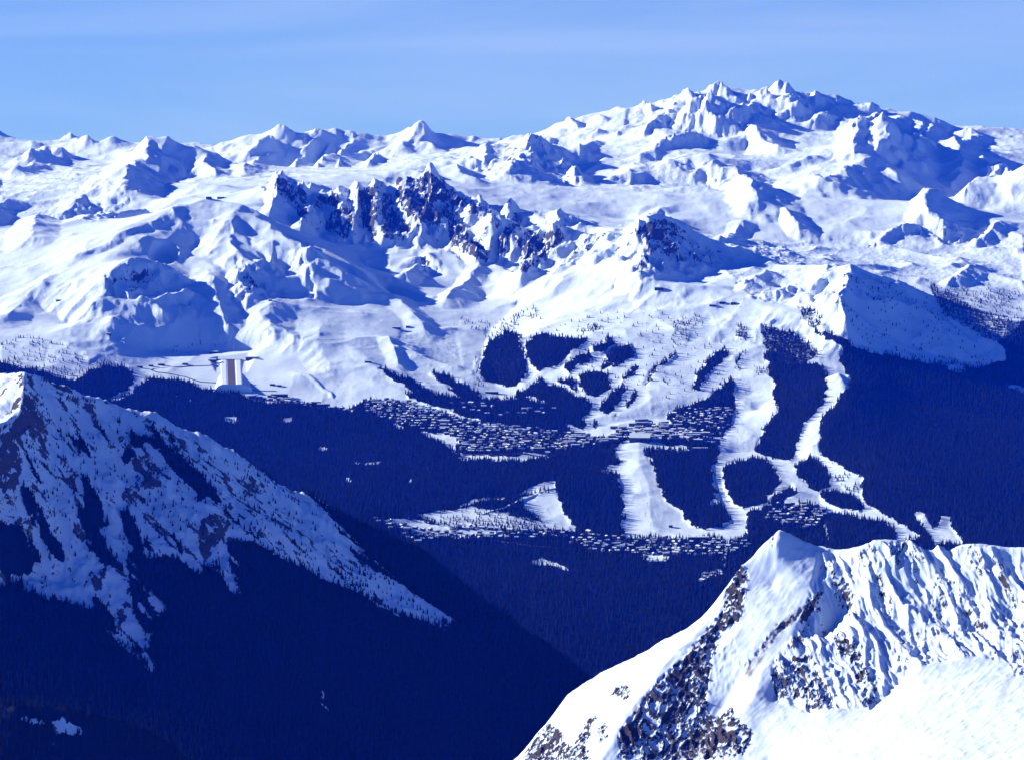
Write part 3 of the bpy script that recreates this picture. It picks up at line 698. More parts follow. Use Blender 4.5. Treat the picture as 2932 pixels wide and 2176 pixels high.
FOREST = paint([
    # everything under the bowl and the villages is wood
    (1.0, [(-1000, 1060), (-300, 1045), (0, 1040), (60, 1032), (130, 1030), (215, 1045), (230, 1060), (260, 1040), (330, 1052), (370, 1075), (368, 1127), (404, 1091), (427, 1082), (494, 1082), (562, 1100), (580, 1113), (629, 1118), (674, 1122), (719, 1140), (764, 1149), (831, 1149), (853, 1154), (943, 1167), (1000, 1172), (1030, 1150), (1060, 1140), (1100, 1152), (1160, 1160), (1220, 1180), (1400, 1170), (1450, 1145), (1480, 1140), (1510, 1105), (1550, 1085), (1600, 1110), (1690, 1150), (1692, 1185), (1665, 1190), (1680, 1212), (1665, 1226), (1620, 1215), (1650, 1245), (1700, 1258), (1780, 1240), (1900, 1245), (2060, 1260), (2060, 1330), (2100, 2300), (-1000, 2300)]),
    (0.35, z4("0,640 60,610 150,590 280,600 420,650 520,700 560,760 640,720 760,740 700,765 560,800 470,870 290,820 0,760")),
    (0.12, z4("640,720 760,740 1120,640 1300,620 1420,640 1100,690 800,700")),
    (0.0, z4("290,640 320,640 290,810 270,810")),
    (1.0, z4("470,880 560,800 700,765 800,780 860,850 820,930 700,975")),
    (0.0, z4("860,850 900,870 830,950 760,975 700,975 820,930")),
    (0.0, z4("1100,960 1125,965 1110,985")), (0.0, z4("1200,975 1215,990 1205,1000")), (0.2, z4("1410,1105 1500,1100 1510,1130 1440,1130")), (0.0, z4("1810,1100 1860,1100 1860,1130 1815,1130")), (0.0, z4("2025,1290 2065,1290 2060,1310 2030,1310")), (0.0, z5("250,1275 430,1272 425,1282 250,1285")), (0.0, z5("190,1380 225,1380 225,1395 190,1395")), (0.0, z5("595,1375 610,1375 610,1400 598,1400")),
    (0.06, z5("1450,420 1700,330 2226,300 2600,420 2700,700 2300,900 1700,700")),
    # woods of the bowl
    (1.0, z5("1110,470 1200,430 1310,460 1320,540 1345,620 1350,720 1290,790 1220,805 1130,770 1060,760 1040,700 1070,600 1090,520")),
    (1.0, z5("1340,510 1400,470 1470,455 1540,480 1640,480 1740,480 1740,510 1650,560 1600,610 1560,650 1500,680 1440,695 1380,660 1350,600")),
    (0.5, strip(z5("1100,480 1200,420 1300,360 1420,320"), 34)),
    (0.3, z5("930,370 1050,370 1200,400 1150,450 1000,440 930,410")),
    (0.4, z5("1020,620 1060,600 1050,700 1100,780 1030,820 1010,700")),
    (0.95, strip(z5("1600,690 1650,640 1760,600"), 30)),
    (1.0, strip(z5("1760,560 1830,550 1900,500"), 26)),
    (0.6, z5("1670,430 1770,400 1870,410 1800,450 1700,450")),
    (1.0, strip(z5("1880,640 1940,590 2030,560"), 44)),
    (0.9, strip(z5("1820,680 1880,650"), 20)),
    (0.95, z5("1680,720 1760,700 1890,710 1880,800 1800,870 1740,850 1690,780")),
    (0.95, z5("1540,750 1640,740 1690,850 1640,840 1560,780")),
    (1.0, strip(z5("410,670 520,740 620,790 700,840 800,880"), [10, 22, 30, 26, 30])),
    (0.9, strip(z5("590,740 680,800"), 18)),
    (1.0, strip(z5("735,700 850,760 950,830 1040,880"), [10, 24, 36, 36])),
    (1.0, z5("580,830 700,840 800,850 1000,870 1150,870 1280,865 1280,830 1380,790 1450,750 1520,790 1620,840 1760,890 1760,970 1700,980 1730,1030 1700,1060 1600,1030 1040,1010 900,940 800,930 700,900 600,870")),
    (0.0, strip(z5("1520,770 1600,800 1680,850"), 9)),
    (0.0, z5("1330,870 1400,880 1480,900 1470,890 1390,862 1340,862")),
    (0.95, z5("1900,820 1980,780 1990,830 1950,900 1900,930 1870,980 1830,960 1820,900")),
    (0.85, strip(z5("2070,820 1990,920"), 18)), (1.0, strip(z5("2050,670 1970,760"), 16)),
    (0.8, strip(z5("2160,690 2100,790"), 12)), (0.5, strip(z5("1930,960 1910,1010"), 8)),
    (0.8, strip(z5("1760,1010 1800,1060"), 16)), (0.8, strip(z5("2160,690 2226,640"), 12)),
    (0.0, strip(z5("500,1040 560,1055"), 8)),
    # snow beside the upper village
    (0.0, z5("640,1070 720,1085 820,1090 915,1110 915,1150 890,1165 900,1200 940,1225 1000,1235 1200,1240 1480,1238 1480,1250 1200,1256 960,1256 910,1215 860,1175 740,1120")),
    (0.0, z5("700,905 800,935 900,965 1040,1000 1040,1015 900,990 780,955 690,925")),
    (0.0, z5("1430,1205 1500,1210 1480,1245 1300,1245 1330,1220")),
    # piste from the village to the lower one
    (0.0, zF("1335,975 1385,962 1410,990 1430,1040 1450,1090 1480,1110 1500,1140 1560,1155 1620,1140 1625,1150 1600,1165 1500,1170 1360,1168 1345,1140 1360,1125 1350,1060 1345,1030 1300,1025 1345,1005")),
    (0.0, z6("0,985 100,1000 330,1030 330,1040 80,1040 20,1060 -60,1020")),
    (0.0, z5("1535,1395 1535,1440 1480,1445 1330,1480 1230,1490 1150,1510 1000,1540 920,1558 920,1550 1000,1525 1150,1500 1300,1480 1400,1430")),
    (0.0, zF("1205,1062 1215,1090 1230,1120 1255,1150 1200,1150 1170,1125 1140,1105 1130,1083 1180,1068")),
    (0.0, zF("840,1130 900,1130 935,1135 1000,1150 1080,1150 1110,1160 1000,1168 900,1160")),
    (0.55, zF("900,1118 1030,1100 1150,1125 1240,1150 1100,1150 960,1140")),
    (0.0, pts("1830,1590 1860,1585 1915,1595 1915,1600 1870,1605")),
    (0.0, zF("1168,1214 1210,1222 1210,1226 1168,1218")),
    (0.0, pts("1517,1600 1625,1625 1625,1632 1515,1606")),
    (0.0, pts("2010,1640 2060,1632 2070,1640 2020,1655 2005,1680 2000,1670")),
    # right-hand pistes
    (0.0, z6("590,800 520,950 560,1000 520,1000 500,1080 470,1120 470,1200 490,1300 540,1370 600,1400 660,1420 650,1450 600,1480 420,1480 380,1500 350,1500 660,1500 700,1470 660,1440 720,1370 830,1280 900,1290 960,1230 880,1320 900,1330 1000,1340 1060,1290 1150,1380 1300,1420 1500,1490 1660,1560 1560,1560 1500,1500 1400,1400 1290,1330 1280,1220 1200,1160 1100,1130 1050,1080 1010,1060 930,1050 900,1100 700,1060")),
    (1.0, z6("80,1040 350,1040 400,1010 510,1030 490,1080 460,1120 460,1200 480,1260 480,1320 540,1380 570,1440 500,1470 400,1440 330,1400 250,1300 200,1230 150,1150 100,1090")),
    (1.0, strip(z6("160,1160 170,1230 210,1330"), [6, 20, 4])),
    (1.0, z6("295,1370 330,1380 390,1440 380,1470 300,1430")),
    (0.0, z6("460,1320 500,1330 500,1350 470,1365")),
    (1.0, z6("520,1150 560,1110 650,1100 690,1080 760,1090 820,1150 840,1230 800,1290 740,1340 640,1370 580,1340 540,1280 520,1210")),
    (1.0, z6("660,1400 720,1380 850,1260 900,1240 940,1280 880,1320 860,1340 1000,1340 1100,1380 1090,1480 1100,1590 660,1560")),
    (1.0, z6("920,1140 1010,1080 1080,1120 1130,1200 1120,1250 1050,1285 980,1230 930,1180")),
    (1.0, z6("1060,1290 1150,1270 1250,1300 1290,1350 1290,1390 1180,1380 1080,1330")),
    (1.0, z6("1100,1400 1200,1400 1400,1440 1490,1500 1480,1560 1560,1640 1100,1640")),
    (0.5, z6("1130,1180 1200,1170 1280,1220 1290,1290 1200,1270")),
    (1.0, z6("230,830 380,780 450,740 500,690 570,640 590,700 590,800 575,880 520,980 400,960 230,900 215,850")),
    (1.0, strip(z6("370,720 400,640 450,580 500,520 545,500"), [20, 26, 28, 30, 18])),
    (1.0, strip(z6("608,600 612,540 650,490"), [5, 9, 4])),
    (0.9, strip(z6("140,600 200,560 260,510"), 10)), (0.9, strip(z6("90,690 120,650"), 7)),
    (0.4, z6("255,330 320,290 410,300 380,340 330,430 310,470 260,470")),
    (0.7, z6("600,350 650,360 650,430 600,425")),
    # wooded hillside, right
    (0.8, z6("735,345 820,370 900,385 1000,440 1045,520 960,575 860,520 760,520")),
    (0.85, z6("755,500 860,480 960,550 1010,570 1000,680 850,720 800,660 770,600")),
    (0.55, z6("700,590 780,590 790,640 710,650")),
    (1.0, z6("760,500 860,540 860,620 790,620")),
    (1.0, z6("830,600 960,570 1050,560 1100,600 1110,700 1080,790 1050,850 980,900 960,960 930,1050 900,1110 820,1090 700,1050 710,1000 750,930 830,830 820,770 800,760 810,660")),
    (1.0, z6("1010,370 1150,400 1260,470 1400,500 1560,540 1780,570 1950,580 2100,540 2050,460 2200,330 2400,330 3200,400 3200,1800 1500,1800 1500,1560 1620,1530 1560,1480 1400,1390 1300,1340 1290,1270 1300,1200 1200,1150 1090,1090 1060,1050 1055,980 1060,900 1110,820 1180,740 1230,660 1200,600 1180,540 1170,470 1080,420")),
    (0.7, z6("940,250 1080,290 1060,380 1000,370 960,320")),
    (0.7, z6("1650,100 2000,300 2200,330 2050,460 1900,380 1750,300")),
    (0.4, z6("1760,140 2200,170 2200,300 2000,290")),
    (0.3, z6("1280,150 1380,150 1390,220 1300,210")),
    (0.13, z6("1230,60 1600,150 1750,300 2000,500 2080,545 1950,575 1780,565 1560,535 1400,495 1280,440 1180,250")),
    (0.0, z6("1105,500 1165,490 1180,560 1230,660 1180,740 1120,820 1060,880 1060,960 1050,1040 1000,1080 930,1110 930,1040 960,960 980,900 1080,790 1110,700 1110,620 1080,560")),
    (0.0, z6("1440,440 1560,450 1580,480 1480,475")), (0.0, z6("1770,575 1860,580 1865,605 1790,600")),
    (0.0, z6("2090,675 2200,710 2230,740 2170,720")),
    (1.0, [(2075, 1552), (2160, 1525), (2300, 1600), (2400, 2300), (2060, 2300)]),
    (0.0, pts("2010,1640 2060,1632 2070,1640 2020,1655 2005,1680 2000,1670")),
    (0.0, z6("1590,1400 1650,1400 1680,1480 1730,1480 1740,1410 1790,1410 1780,1460 1860,1560 1700,1560")),
], 2)
FOREST_L0 = paint([
    (1.0, z7("-800,260 0,290 40,300 110,330 150,380 180,430 200,560 150,540 60,560 -50,540 0,600 100,560 180,640 300,700 370,700 430,690 400,620 460,660 520,740 520,780 560,850 640,880 680,980 700,980 660,880 740,830 740,700 690,650 620,600 600,520 700,470 770,455 850,500 910,540 940,480 990,470 1040,620 1075,630 1050,540 1030,400 1110,380 1200,410 1300,480 1420,540 1500,580 1600,610 1700,660 1800,720 2050,780 2050,750 1900,660 1800,590 1720,530 1690,480 1600,400 1530,320 1500,230 1350,140 1300,100 1200,20 2400,20 3500,1500 -1200,1500 -1200,260")),
    (0.35, z7("1300,480 1420,540 1500,580 1600,600 1700,640 1800,700 2050,780 2050,750 1900,640 1720,530 1500,480 1300,380 1150,300")),
    (0.10, z7("60,-150 300,-120 600,-60 900,0 1200,60 1500,330 1000,400 700,440 300,500 140,300")),
    (1.0, strip(z4("390,1120 450,1200 520,1290 580,1380"), [10, 26, 34, 20])),
    (1.0, strip(z4("740,1120 770,1210"), 18)), (0.9, strip(z4("640,1160 700,1300"), 12)),
    (1.0, strip(z4("830,1170 870,1260 820,1330 780,1400"), [12, 40, 34, 16])),
    (1.0, strip(z4("870,1220 1000,1270 1130,1370 1230,1470 1330,1560 1400,1650"), [14, 32, 34, 26, 34, 20])),
    (0.9, strip(z4("960,1150 1010,1240"), 14)), (0.9, strip(z4("1060,1160 1110,1260"), 14)),
    (1.0, strip(z4("160,1330 230,1440 270,1520"), [12, 30, 20])),
    (1.0, strip(z7("380,100 420,230 480,330"), [20, 50, 30])),
    (0.9, strip(z7("110,130 170,280 260,440 330,560"), [30, 60, 40, 10])),
    (1.0, strip(z7("370,240 420,380 480,470 560,520"), [30, 60, 50, 14])),
    (1.0, strip(z7("560,250 600,360 640,470"), [30, 44, 20])),
    (0.9, strip(z7("640,300 680,440"), 12)), (0.8, strip(z7("760,300 830,460"), 12)),
    (1.0, strip(z7("750,0 850,90 930,170 880,240"), [40, 50, 40, 16])),
    (0.7, strip(z7("960,180 1060,290 1180,390"), 10)),
    (1.0, strip(z4("1040,1050 1200,1150 1400,1240 1600,1360 1900,1560"), [5, 8, 8, 12, 30])),
    (0.9, strip(z7("1190,20 1350,140 1500,260 1620,420 1720,540"), [4, 10, 20, 40, 60])),
    (1.0, z7("230,640 400,700 520,770 550,870 560,1000 200,900")), (1.0, z7("585,560 560,470 600,440 700,470 740,560 760,700 760,860 700,880 660,850 630,780 600,700")), (1.0, z7("745,560 830,540 1020,560 1030,700 760,700")),
    (0.45, z7("620,650 700,650 730,700 720,800 680,850 645,760")),
    (0.0, z7("90,1200 240,1210 370,1240 375,1270 260,1260 250,1330 230,1330 240,1240")),
    (0.75, z7("1440,1080 1470,1080 1510,1230 1440,1220")),
], 1)
FOREST_L = FOREST_L0
def soften(R, n):
    for _ in range(n):
        q = np.pad(R, 2, mode='edge'); q = (q[:, :-4] + q[:, 1:-3] + q[:, 2:-2] + q[:, 3:-1] + q[:, 4:]) / 5
        R = (q[:-4] + q[1:-3] + q[2:-2] + q[3:-1] + q[4:]) / 5
    return R
FOREST_LS = soften(FOREST_L0, 60)
# rock showing through the snow
ROCK = paint([
    (0.9, z2("520,780 640,790 740,765 840,860 930,920 1060,970 1130,1010 1050,1060 900,960 860,1060 760,1100 640,1060 560,1000 520,900")),
    (0.9, z2("850,1050 920,1040 1000,1180 1110,1290 1100,1330 980,1280 860,1200")),
    (0.8, z2("60,1100 130,990 240,1000 250,1100 200,1190 80,1160")),
    (0.8, z2("270,880 380,860 400,1000 360,1140 310,1120 290,960")),
    (0.8, z2("430,900 490,900 500,1010 620,1130 560,1210 440,1180 430,1050")),
    (0.7, z2("0,880 160,920 150,970 60,990 0,990")),
    (0.7, z1("1750,790 1880,830 1960,900 1950,1050 1900,1060 1860,960 1760,900")),
    (0.75, z2("1180,1170 1280,1030 1330,1080 1240,1200 1190,1290 1160,1220")),
    (0.85, z2("1280,1200 1370,1120 1450,1180 1540,1120 1590,1180 1540,1290 1400,1370 1310,1400 1340,1290")),
    (0.6, z2("1600,1330 1750,1170 1850,1170 1700,1300 1620,1370")),
    (0.9, z2("2040,1130 2226,1040 2330,1100 2500,1250 2600,1350 2300,1330 2160,1260 2090,1420 2040,1390 2130,1240")),
    (0.6, z2("620,1350 700,1280 780,1380 700,1420")),
    (0.45, z4("670,230 760,130 860,90 1020,230 900,270 780,300")), (0.4, z4("1080,360 1160,330 1160,380 1100,390")),
    (0.45, z4("1530,220 1620,200 1720,250 1600,310 1540,290")),
    (0.45, z1("350,1040 520,960 640,950 760,1040 600,1070 460,1060")),
    (0.4, z1("0,800 200,830 420,800 600,840 560,900 300,900 100,900 0,870")),
    (0.4, z1("640,820 760,820 900,880 820,920 700,880")),
    (0.5, z3("0,1030 100,1090 240,1160 400,1250 380,1320 200,1270 60,1200")),
    (0.5, z3("1560,1120 1740,1060 1900,1130 1800,1190 1640,1180")),
    (0.7, z3("1240,1180 1300,1150 1380,1190 1350,1210 1260,1210")),
    (0.4, z3("560,1180 760,1200 860,1280 700,1290 560,1240")), (0.4, z3("490,1440 640,1420 680,1480 560,1500")),
    (0.4, z6("640,130 760,110 820,160 720,180 640,160")), (0.4, z6("840,170 1000,190 960,220 860,200")),
    (0.3, z2("1150,580 1330,620 1280,700 1100,760 1060,730")), (0.3, z2("1330,640 1420,640 1400,700 1320,690")),
    (0.25, z3("0,250 330,190 560,250 470,330 300,300 250,400 0,400")), (0.3, z3("600,210 720,180 800,250 700,240")),
], 2)
ROCK_N = paint([
    (1.0, z8("1050,310 1075,330 1060,430 1050,540 960,600 930,700 900,860 930,960 1000,900 1100,1020 1050,1100 900,1128 540,1128 540,1000 620,900 700,790 800,700 900,590 960,520 990,400")),
    (0.25, z8("900,860 1000,840 1060,760 1050,700 1000,600 960,640")),
    (1.0, z8("150,1090 240,970 300,1000 340,1070 420,940 450,940 400,1080 430,1128 140,1128")),
    (0.8, z8("440,1000 480,950 500,990 490,1040 450,1060")), (1.0, z8("520,820 580,810 590,850 560,880 520,860 490,870")),
    (0.8, z8("1170,160 1190,180 1185,235 1165,215")),
    (0.9, z8("1380,400 1390,430 1340,520 1290,560 1300,500")),
    (0.9, z8("1130,640 1200,560 1310,490 1300,520 1220,580 1150,660 1100,710")),
    (0.5, z8("1080,700 1150,640 1060,800 1030,860")),
    (0.7, z8("1375,300 1400,290 1400,340 1380,350")),
    (0.75, z8("1420,350 1480,370 1520,430 1490,540 1440,450")),
    (0.6, z8("1360,490 1420,500 1400,520")), (0.5, z8("1550,250 1600,240 1640,330 1600,380")),
    (0.8, z8("1660,215 1750,215 1740,250 1700,330 1680,280")),
    (0.6, z8("1600,380 1650,400 1650,480 1720,540 1800,590 1780,640 1700,600 1640,520")),
    (0.75, z8("1240,620 1290,600 1330,540 1350,560 1300,640")),
    (0.85, z8("1180,720 1260,700 1330,690 1380,780 1440,870 1420,910 1330,920 1290,860 1200,880 1170,800")),
    (0.85, z8("1430,600 1530,640 1560,720 1600,800 1650,870 1580,910 1530,830 1500,700 1440,670")),
    (0.6, z8("1400,700 1500,820 1480,870 1420,780")), (0.6, z8("1540,560 1590,560 1580,600 1560,590")),
    (0.6, z8("1650,670 1750,700 1750,750 1700,740")),
    (0.55, z8("1800,580 1860,350 1960,400 1900,480 1840,600 1850,700 1800,710 1780,660")),
    (0.5, z8("1870,340 2000,420 2080,560 2130,690 2080,700 1990,600 1900,700 1900,640 1980,520 1900,430")),
    (0.5, z8("2000,270 2100,340 2080,360 2010,310")), (0.5, z8("2100,450 2226,540 2226,640 2190,690 2110,620")),
    (0.6, z8("1950,240 2020,220 2030,260 1990,270")), (0.6, z8("2170,720 2226,690 2226,780 2190,780")),
], 1)
BROWN_N = paint([(1.0, z8("1060,760 1130,650 1200,560 1310,480 1320,500 1220,590 1150,680 1080,790")),
    (0.8, z8("700,1128 800,1060 900,990 960,1040 850,1128")), (0.5, z8("600,900 700,800 680,860 580,980")),
    (0.35, z8("2100,900 2160,760 2180,780 2120,940"))], 3)
ROCK_L = paint([(0.8, z4("150,960 220,1000 240,1100 150,1200 60,1240 60,1180 120,1080")), (0.7, z4("0,1210 70,1180 110,1300 130,1450 80,1558 0,1558")),
    (0.5, z4("1000,1150 1180,1240 1200,1330 1100,1280")), (0.55, z4("840,1380 960,1300 960,1558 870,1558")),
    (0.55, z7("540,180 600,130 680,210 640,240 560,220")), (0.5, z7("620,20 720,60 740,160 650,140")), (0.5, z7("330,300 400,330 380,400 330,360")),
    (0.5, z7("900,300 980,260 1060,310 1000,400 930,500 900,420")), (0.45, z7("1080,110 1150,90 1200,180 1130,180"))], 3)
# how rough the ground is, on top of what its steepness gives
ROUGH = paint([
    (1.0, z2("-350,850 -200,780 0,850 240,880 380,850 520,770 740,750 900,900 1100,990 1270,990 1600,1040 1800,1100 1600,1340 1320,1420 1100,1340 640,1250 80,1200 -150,1000")),
    (0.8, z2("1560,1330 1800,1150 2130,1040 2226,1030 2500,1250 2300,1330 2080,1450 2030,1380")),
    (0.6, z1("0,780 600,780 900,900 700,1060 300,1060 0,1000")),
    (0.8, z2("840,640 1400,500 1700,640 1700,860 1100,780")),
    (0.7, z3("-200,200 330,180 720,160 1080,230 1440,360 1200,480 800,430 0,560 -250,520")),
    (0.6, z3("-200,680 100,640 600,800 300,860 -200,860")),
    (0.5, z3("0,1130 800,1180 1900,1000 2226,1130 2226,1500 1500,1400 900,1450 0,1350")),
    (0.32, z6("1200,20 1700,200 2100,500 2000,580 1400,480 1180,260")),
    (0.7, z6("560,90 1100,100 1250,250 1000,260 700,200")),
    (0.9, z4("1500,120 2000,80 2000,330 1500,330")), (0.8, z4("660,200 1000,120 1250,220 1200,400 700,330")),
    (0.15, z5("560,400 900,420 950,700 700,720 500,600")),
], 6)
# ------------------------------------------------------------------ materials
def new_mat(name):
    m = bpy.data.materials.new(name); m.use_nodes = True
    t = m.node_tree; t.nodes.clear()
    o = N(t, 'ShaderNodeOutputMaterial'); b = N(t, 'ShaderNodeBsdfPrincipled')
    t.links.new(b.outputs[0], o.inputs['Surface'])
    b.inputs['Roughness'].default_value = 1.0
    b.inputs['Specular IOR Level'].default_value = 0.0
    return m, t, b
def noise(t, vec, scale, detail=4, rough=0.55, dist=0.0):
    n = N(t, 'ShaderNodeTexNoise'); n.inputs['Scale'].default_value = scale
    n.inputs['Detail'].default_value = detail; n.inputs['Roughness'].default_value = rough
    n.inputs['Distortion'].default_value = dist
    t.links.new(vec, n.inputs['Vector']); return n.outputs['Fac']
def mth(t, op, a_, b_=None, clamp=False):
    n = N(t, 'ShaderNodeMath', operation=op); n.use_clamp = clamp
    for i, v in enumerate((a_, b_)):
        if v is None: continue
        if isinstance(v, (int, float)): n.inputs[i].default_value = v
        else: t.links.new(v, n.inputs[i])
    return n.outputs[0]
def remap(t, v, f0, f1, t0=0.0, t1=1.0):
    n = N(t, 'ShaderNodeMapRange'); n.inputs['From Min'].default_value = f0; n.inputs['From Max'].default_value = f1
    n.inputs['To Min'].default_value = t0; n.inputs['To Max'].default_value = t1
    t.links.new(v, n.inputs['Value']); return n.outputs[0]
def mixc(t, f, c1, c2):
    n = N(t, 'ShaderNodeMix', data_type='RGBA')
    if isinstance(f, (int, float)): n.inputs[0].default_value = f
    else: t.links.new(f, n.inputs[0])
    for i, c in ((6, c1), (7, c2)):
        if isinstance(c, tuple): n.inputs[i].default_value = (*c, 1)
        else: t.links.new(c, n.inputs[i])
    return n.outputs[2]
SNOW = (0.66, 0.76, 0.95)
def ground_mat(name, grain, rock_c, rock_c2, steep=(0.50, 0.72), bump=0.5, bumpd=1.5, turn=0.0, stretch=1.0, rk=0.44):
    m, t, b = new_mat(name)
    geo = N(t, 'ShaderNodeNewGeometry'); pos = geo.outputs['Position']
    if stretch != 1.0:
        mp_ = N(t, 'ShaderNodeMapping'); mp_.inputs['Rotation'].default_value = (0, 0, turn); mp_.inputs['Scale'].default_value = (1, stretch, 1)
        mp_.vector_type = 'POINT'
        vr_ = N(t, 'ShaderNodeVectorRotate', rotation_type='Z_AXIS'); vr_.inputs['Angle'].default_value = turn
        t.links.new(pos, vr_.inputs['Vector']); t.links.new(vr_.outputs[0], mp_.inputs[0]); mp_.inputs['Rotation'].default_value = (0, 0, 0); pos = mp_.outputs[0]
    at = N(t, 'ShaderNodeAttribute', attribute_name='ground')
    sep = N(t, 'ShaderNodeSeparateColor'); t.links.new(at.outputs['Color'], sep.inputs[0])
    fo, ro, br = sep.outputs[0], sep.outputs[1], sep.outputs[2]
    sn = N(t, 'ShaderNodeSeparateXYZ'); t.links.new(geo.outputs['True Normal'], sn.inputs[0])
    n1 = noise(t, pos, 1 / (grain * 4), 8, 0.62, 0.6); n2 = noise(t, pos, 1 / (grain * 0.8), 4, 0.6)
    n3 = noise(t, pos, 1 / (grain * 14), 3, 0.5)
    # rock where the mask allows it, more on steep pieces and broken up by the grain
    k = mth(t, 'ADD', mth(t, 'MULTIPLY', ro, rk), mth(t, 'MULTIPLY', n1, 0.9))
    k = mth(t, 'ADD', k, mth(t, 'MULTIPLY', remap(t, sn.outputs[2], steep[1], steep[0]), 0.26))
    k = mth(t, 'ADD', k, mth(t, 'MULTIPLY', n2, 0.22))
    rf = mth(t, 'MULTIPLY', remap(t, k, 1.05, 1.09), remap(t, ro, 0.02, 0.12))
    rock = mixc(t, remap(t, n2, 0.35, 0.65), rock_c, rock_c2)
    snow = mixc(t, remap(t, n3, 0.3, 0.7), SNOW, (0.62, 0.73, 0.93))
    snow = mixc(t, mth(t, 'MULTIPLY', br, remap(t, mth(t, 'ADD', n1, mth(t, 'MULTIPLY', n2, 0.4)), 0.45, 0.85), True), snow, (0.16, 0.115, 0.09))
    col = mixc(t, rf, snow, rock)
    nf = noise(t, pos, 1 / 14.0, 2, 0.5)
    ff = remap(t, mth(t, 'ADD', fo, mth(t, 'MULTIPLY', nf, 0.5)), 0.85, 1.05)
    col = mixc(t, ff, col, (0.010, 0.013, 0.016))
    t.links.new(col, b.inputs['Base Color'])
    bp = N(t, 'ShaderNodeBump'); bp.inputs['Strength'].default_value = bump; bp.inputs['Distance'].default_value = bumpd
    nb = mth(t, 'ADD', n1, mth(t, 'MULTIPLY', n2, 0.35))
    nb = mth(t, 'MULTIPLY', nb, at.outputs['Alpha']); t.links.new(nb, bp.inputs['Height']); t.links.new(bp.outputs[0], b.inputs['Normal'])
    return m
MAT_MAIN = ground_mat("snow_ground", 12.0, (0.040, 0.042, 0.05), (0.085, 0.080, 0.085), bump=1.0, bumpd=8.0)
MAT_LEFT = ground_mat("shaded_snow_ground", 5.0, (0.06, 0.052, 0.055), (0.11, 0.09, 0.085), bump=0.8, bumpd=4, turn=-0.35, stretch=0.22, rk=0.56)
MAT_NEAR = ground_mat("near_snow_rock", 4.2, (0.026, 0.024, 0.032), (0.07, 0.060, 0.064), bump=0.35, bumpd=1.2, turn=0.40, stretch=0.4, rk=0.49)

# ------------------------------------------------------------------ fine height fields
class Fine:
    def __init__(self, s, Yr, Z):
        self.s, self.Y, self.Z = s, Yr, Z; self.L = np.log(Yr)
    def z(self, X, Y):
        X = np.asarray(X, float); Y = np.asarray(Y, float)
        x = (X / Y - self.s[0]) / (self.s[1] - self.s[0]); y = np.interp(np.log(Y), self.L, np.arange(len(self.L)))
        return Sheet._bil(self.Z, x, y)
def hit(px, py, fine=None, y0=None, y1=None):
    """where the sight line through a pixel of the photograph meets the ground"""
    fine = fine or MAIN
    s, r = ray(px, py)
    Y = np.linspace(y0 or fine.Y[0], y1 or fine.Y[-1], 2600)
    z = fine.z(float(s) * Y, Y); zr = CAMZ + float(r) * Y
    k = np.argmax(z >= zr)
    if k == 0 and not z[0] >= zr[0]: return None
    y = Y[k]
    if k > 0:
        a0 = zr[k - 1] - z[k - 1]; a1 = zr[k] - z[k]
        y = Y[k - 1] + (Y[k] - Y[k - 1]) * a0 / max(a0 - a1, 1e-6)
    return float(s) * y, float(y), float(fine.z(float(s) * y, y))
def adaptive_rows(sheet, y0, y1, n, px0, px1, floor=0.25):
    L = np.linspace(math.log(y0), math.log(y1), 4000); Yv = np.exp(L)
    ss = s_of(np.linspace(px0, px1, 70))
    X = ss[None, :] * Yv[:, None]; Yg = np.broadcast_to(Yv[:, None], X.shape)
    _, py = project(X, Yg, sheet.base(X, Yg))
    vis = np.minimum.accumulate(py, axis=0)              # only what rises above everything nearer is seen
    d = np.abs(np.diff(py, axis=0)) * (py[1:] <= vis[:-1] + 3)
    dens = np.sort(d, axis=1)[:, -14:].mean(1)
    dens = np.convolve(dens, np.ones(25) / 25, mode='same')
    dens = dens / dens.mean() + floor
    c = np.concatenate([[0], np.cumsum(dens)]); c /= c[-1]
    return np.exp(np.interp(np.linspace(0, 1, n), c, L))
def gradient(sheet, X, Y, e_=12.0):
    gx = (sheet.base(X + e_, Y) - sheet.base(X - e_, Y)) / (2 * e_)
    gy = (sheet.base(X, Y + e_) - sheet.base(X, Y - e_)) / (2 * e_)
    return gx, gy
def gullies(X, Y, gx, gy, wl, seed, octv=3, stretch=4.0, dirs=4):
    th = np.arctan2(gy, gx); tot = 0; wsum = 1e-3
    for k in range(dirs):
        ph = math.pi * k / dirs
        w = np.clip(np.cos(th - ph) ** 2 * 2 - 1, 0, 1) ** (dirs / 2)
        al = X * math.cos(ph) + Y * math.sin(ph); ac = -X * math.sin(ph) + Y * math.cos(ph)
        tot = tot + w * ridged(ac, al / stretch, wl, octv, seed + 7 * k, 0.55); wsum = wsum + w
    return tot / wsum
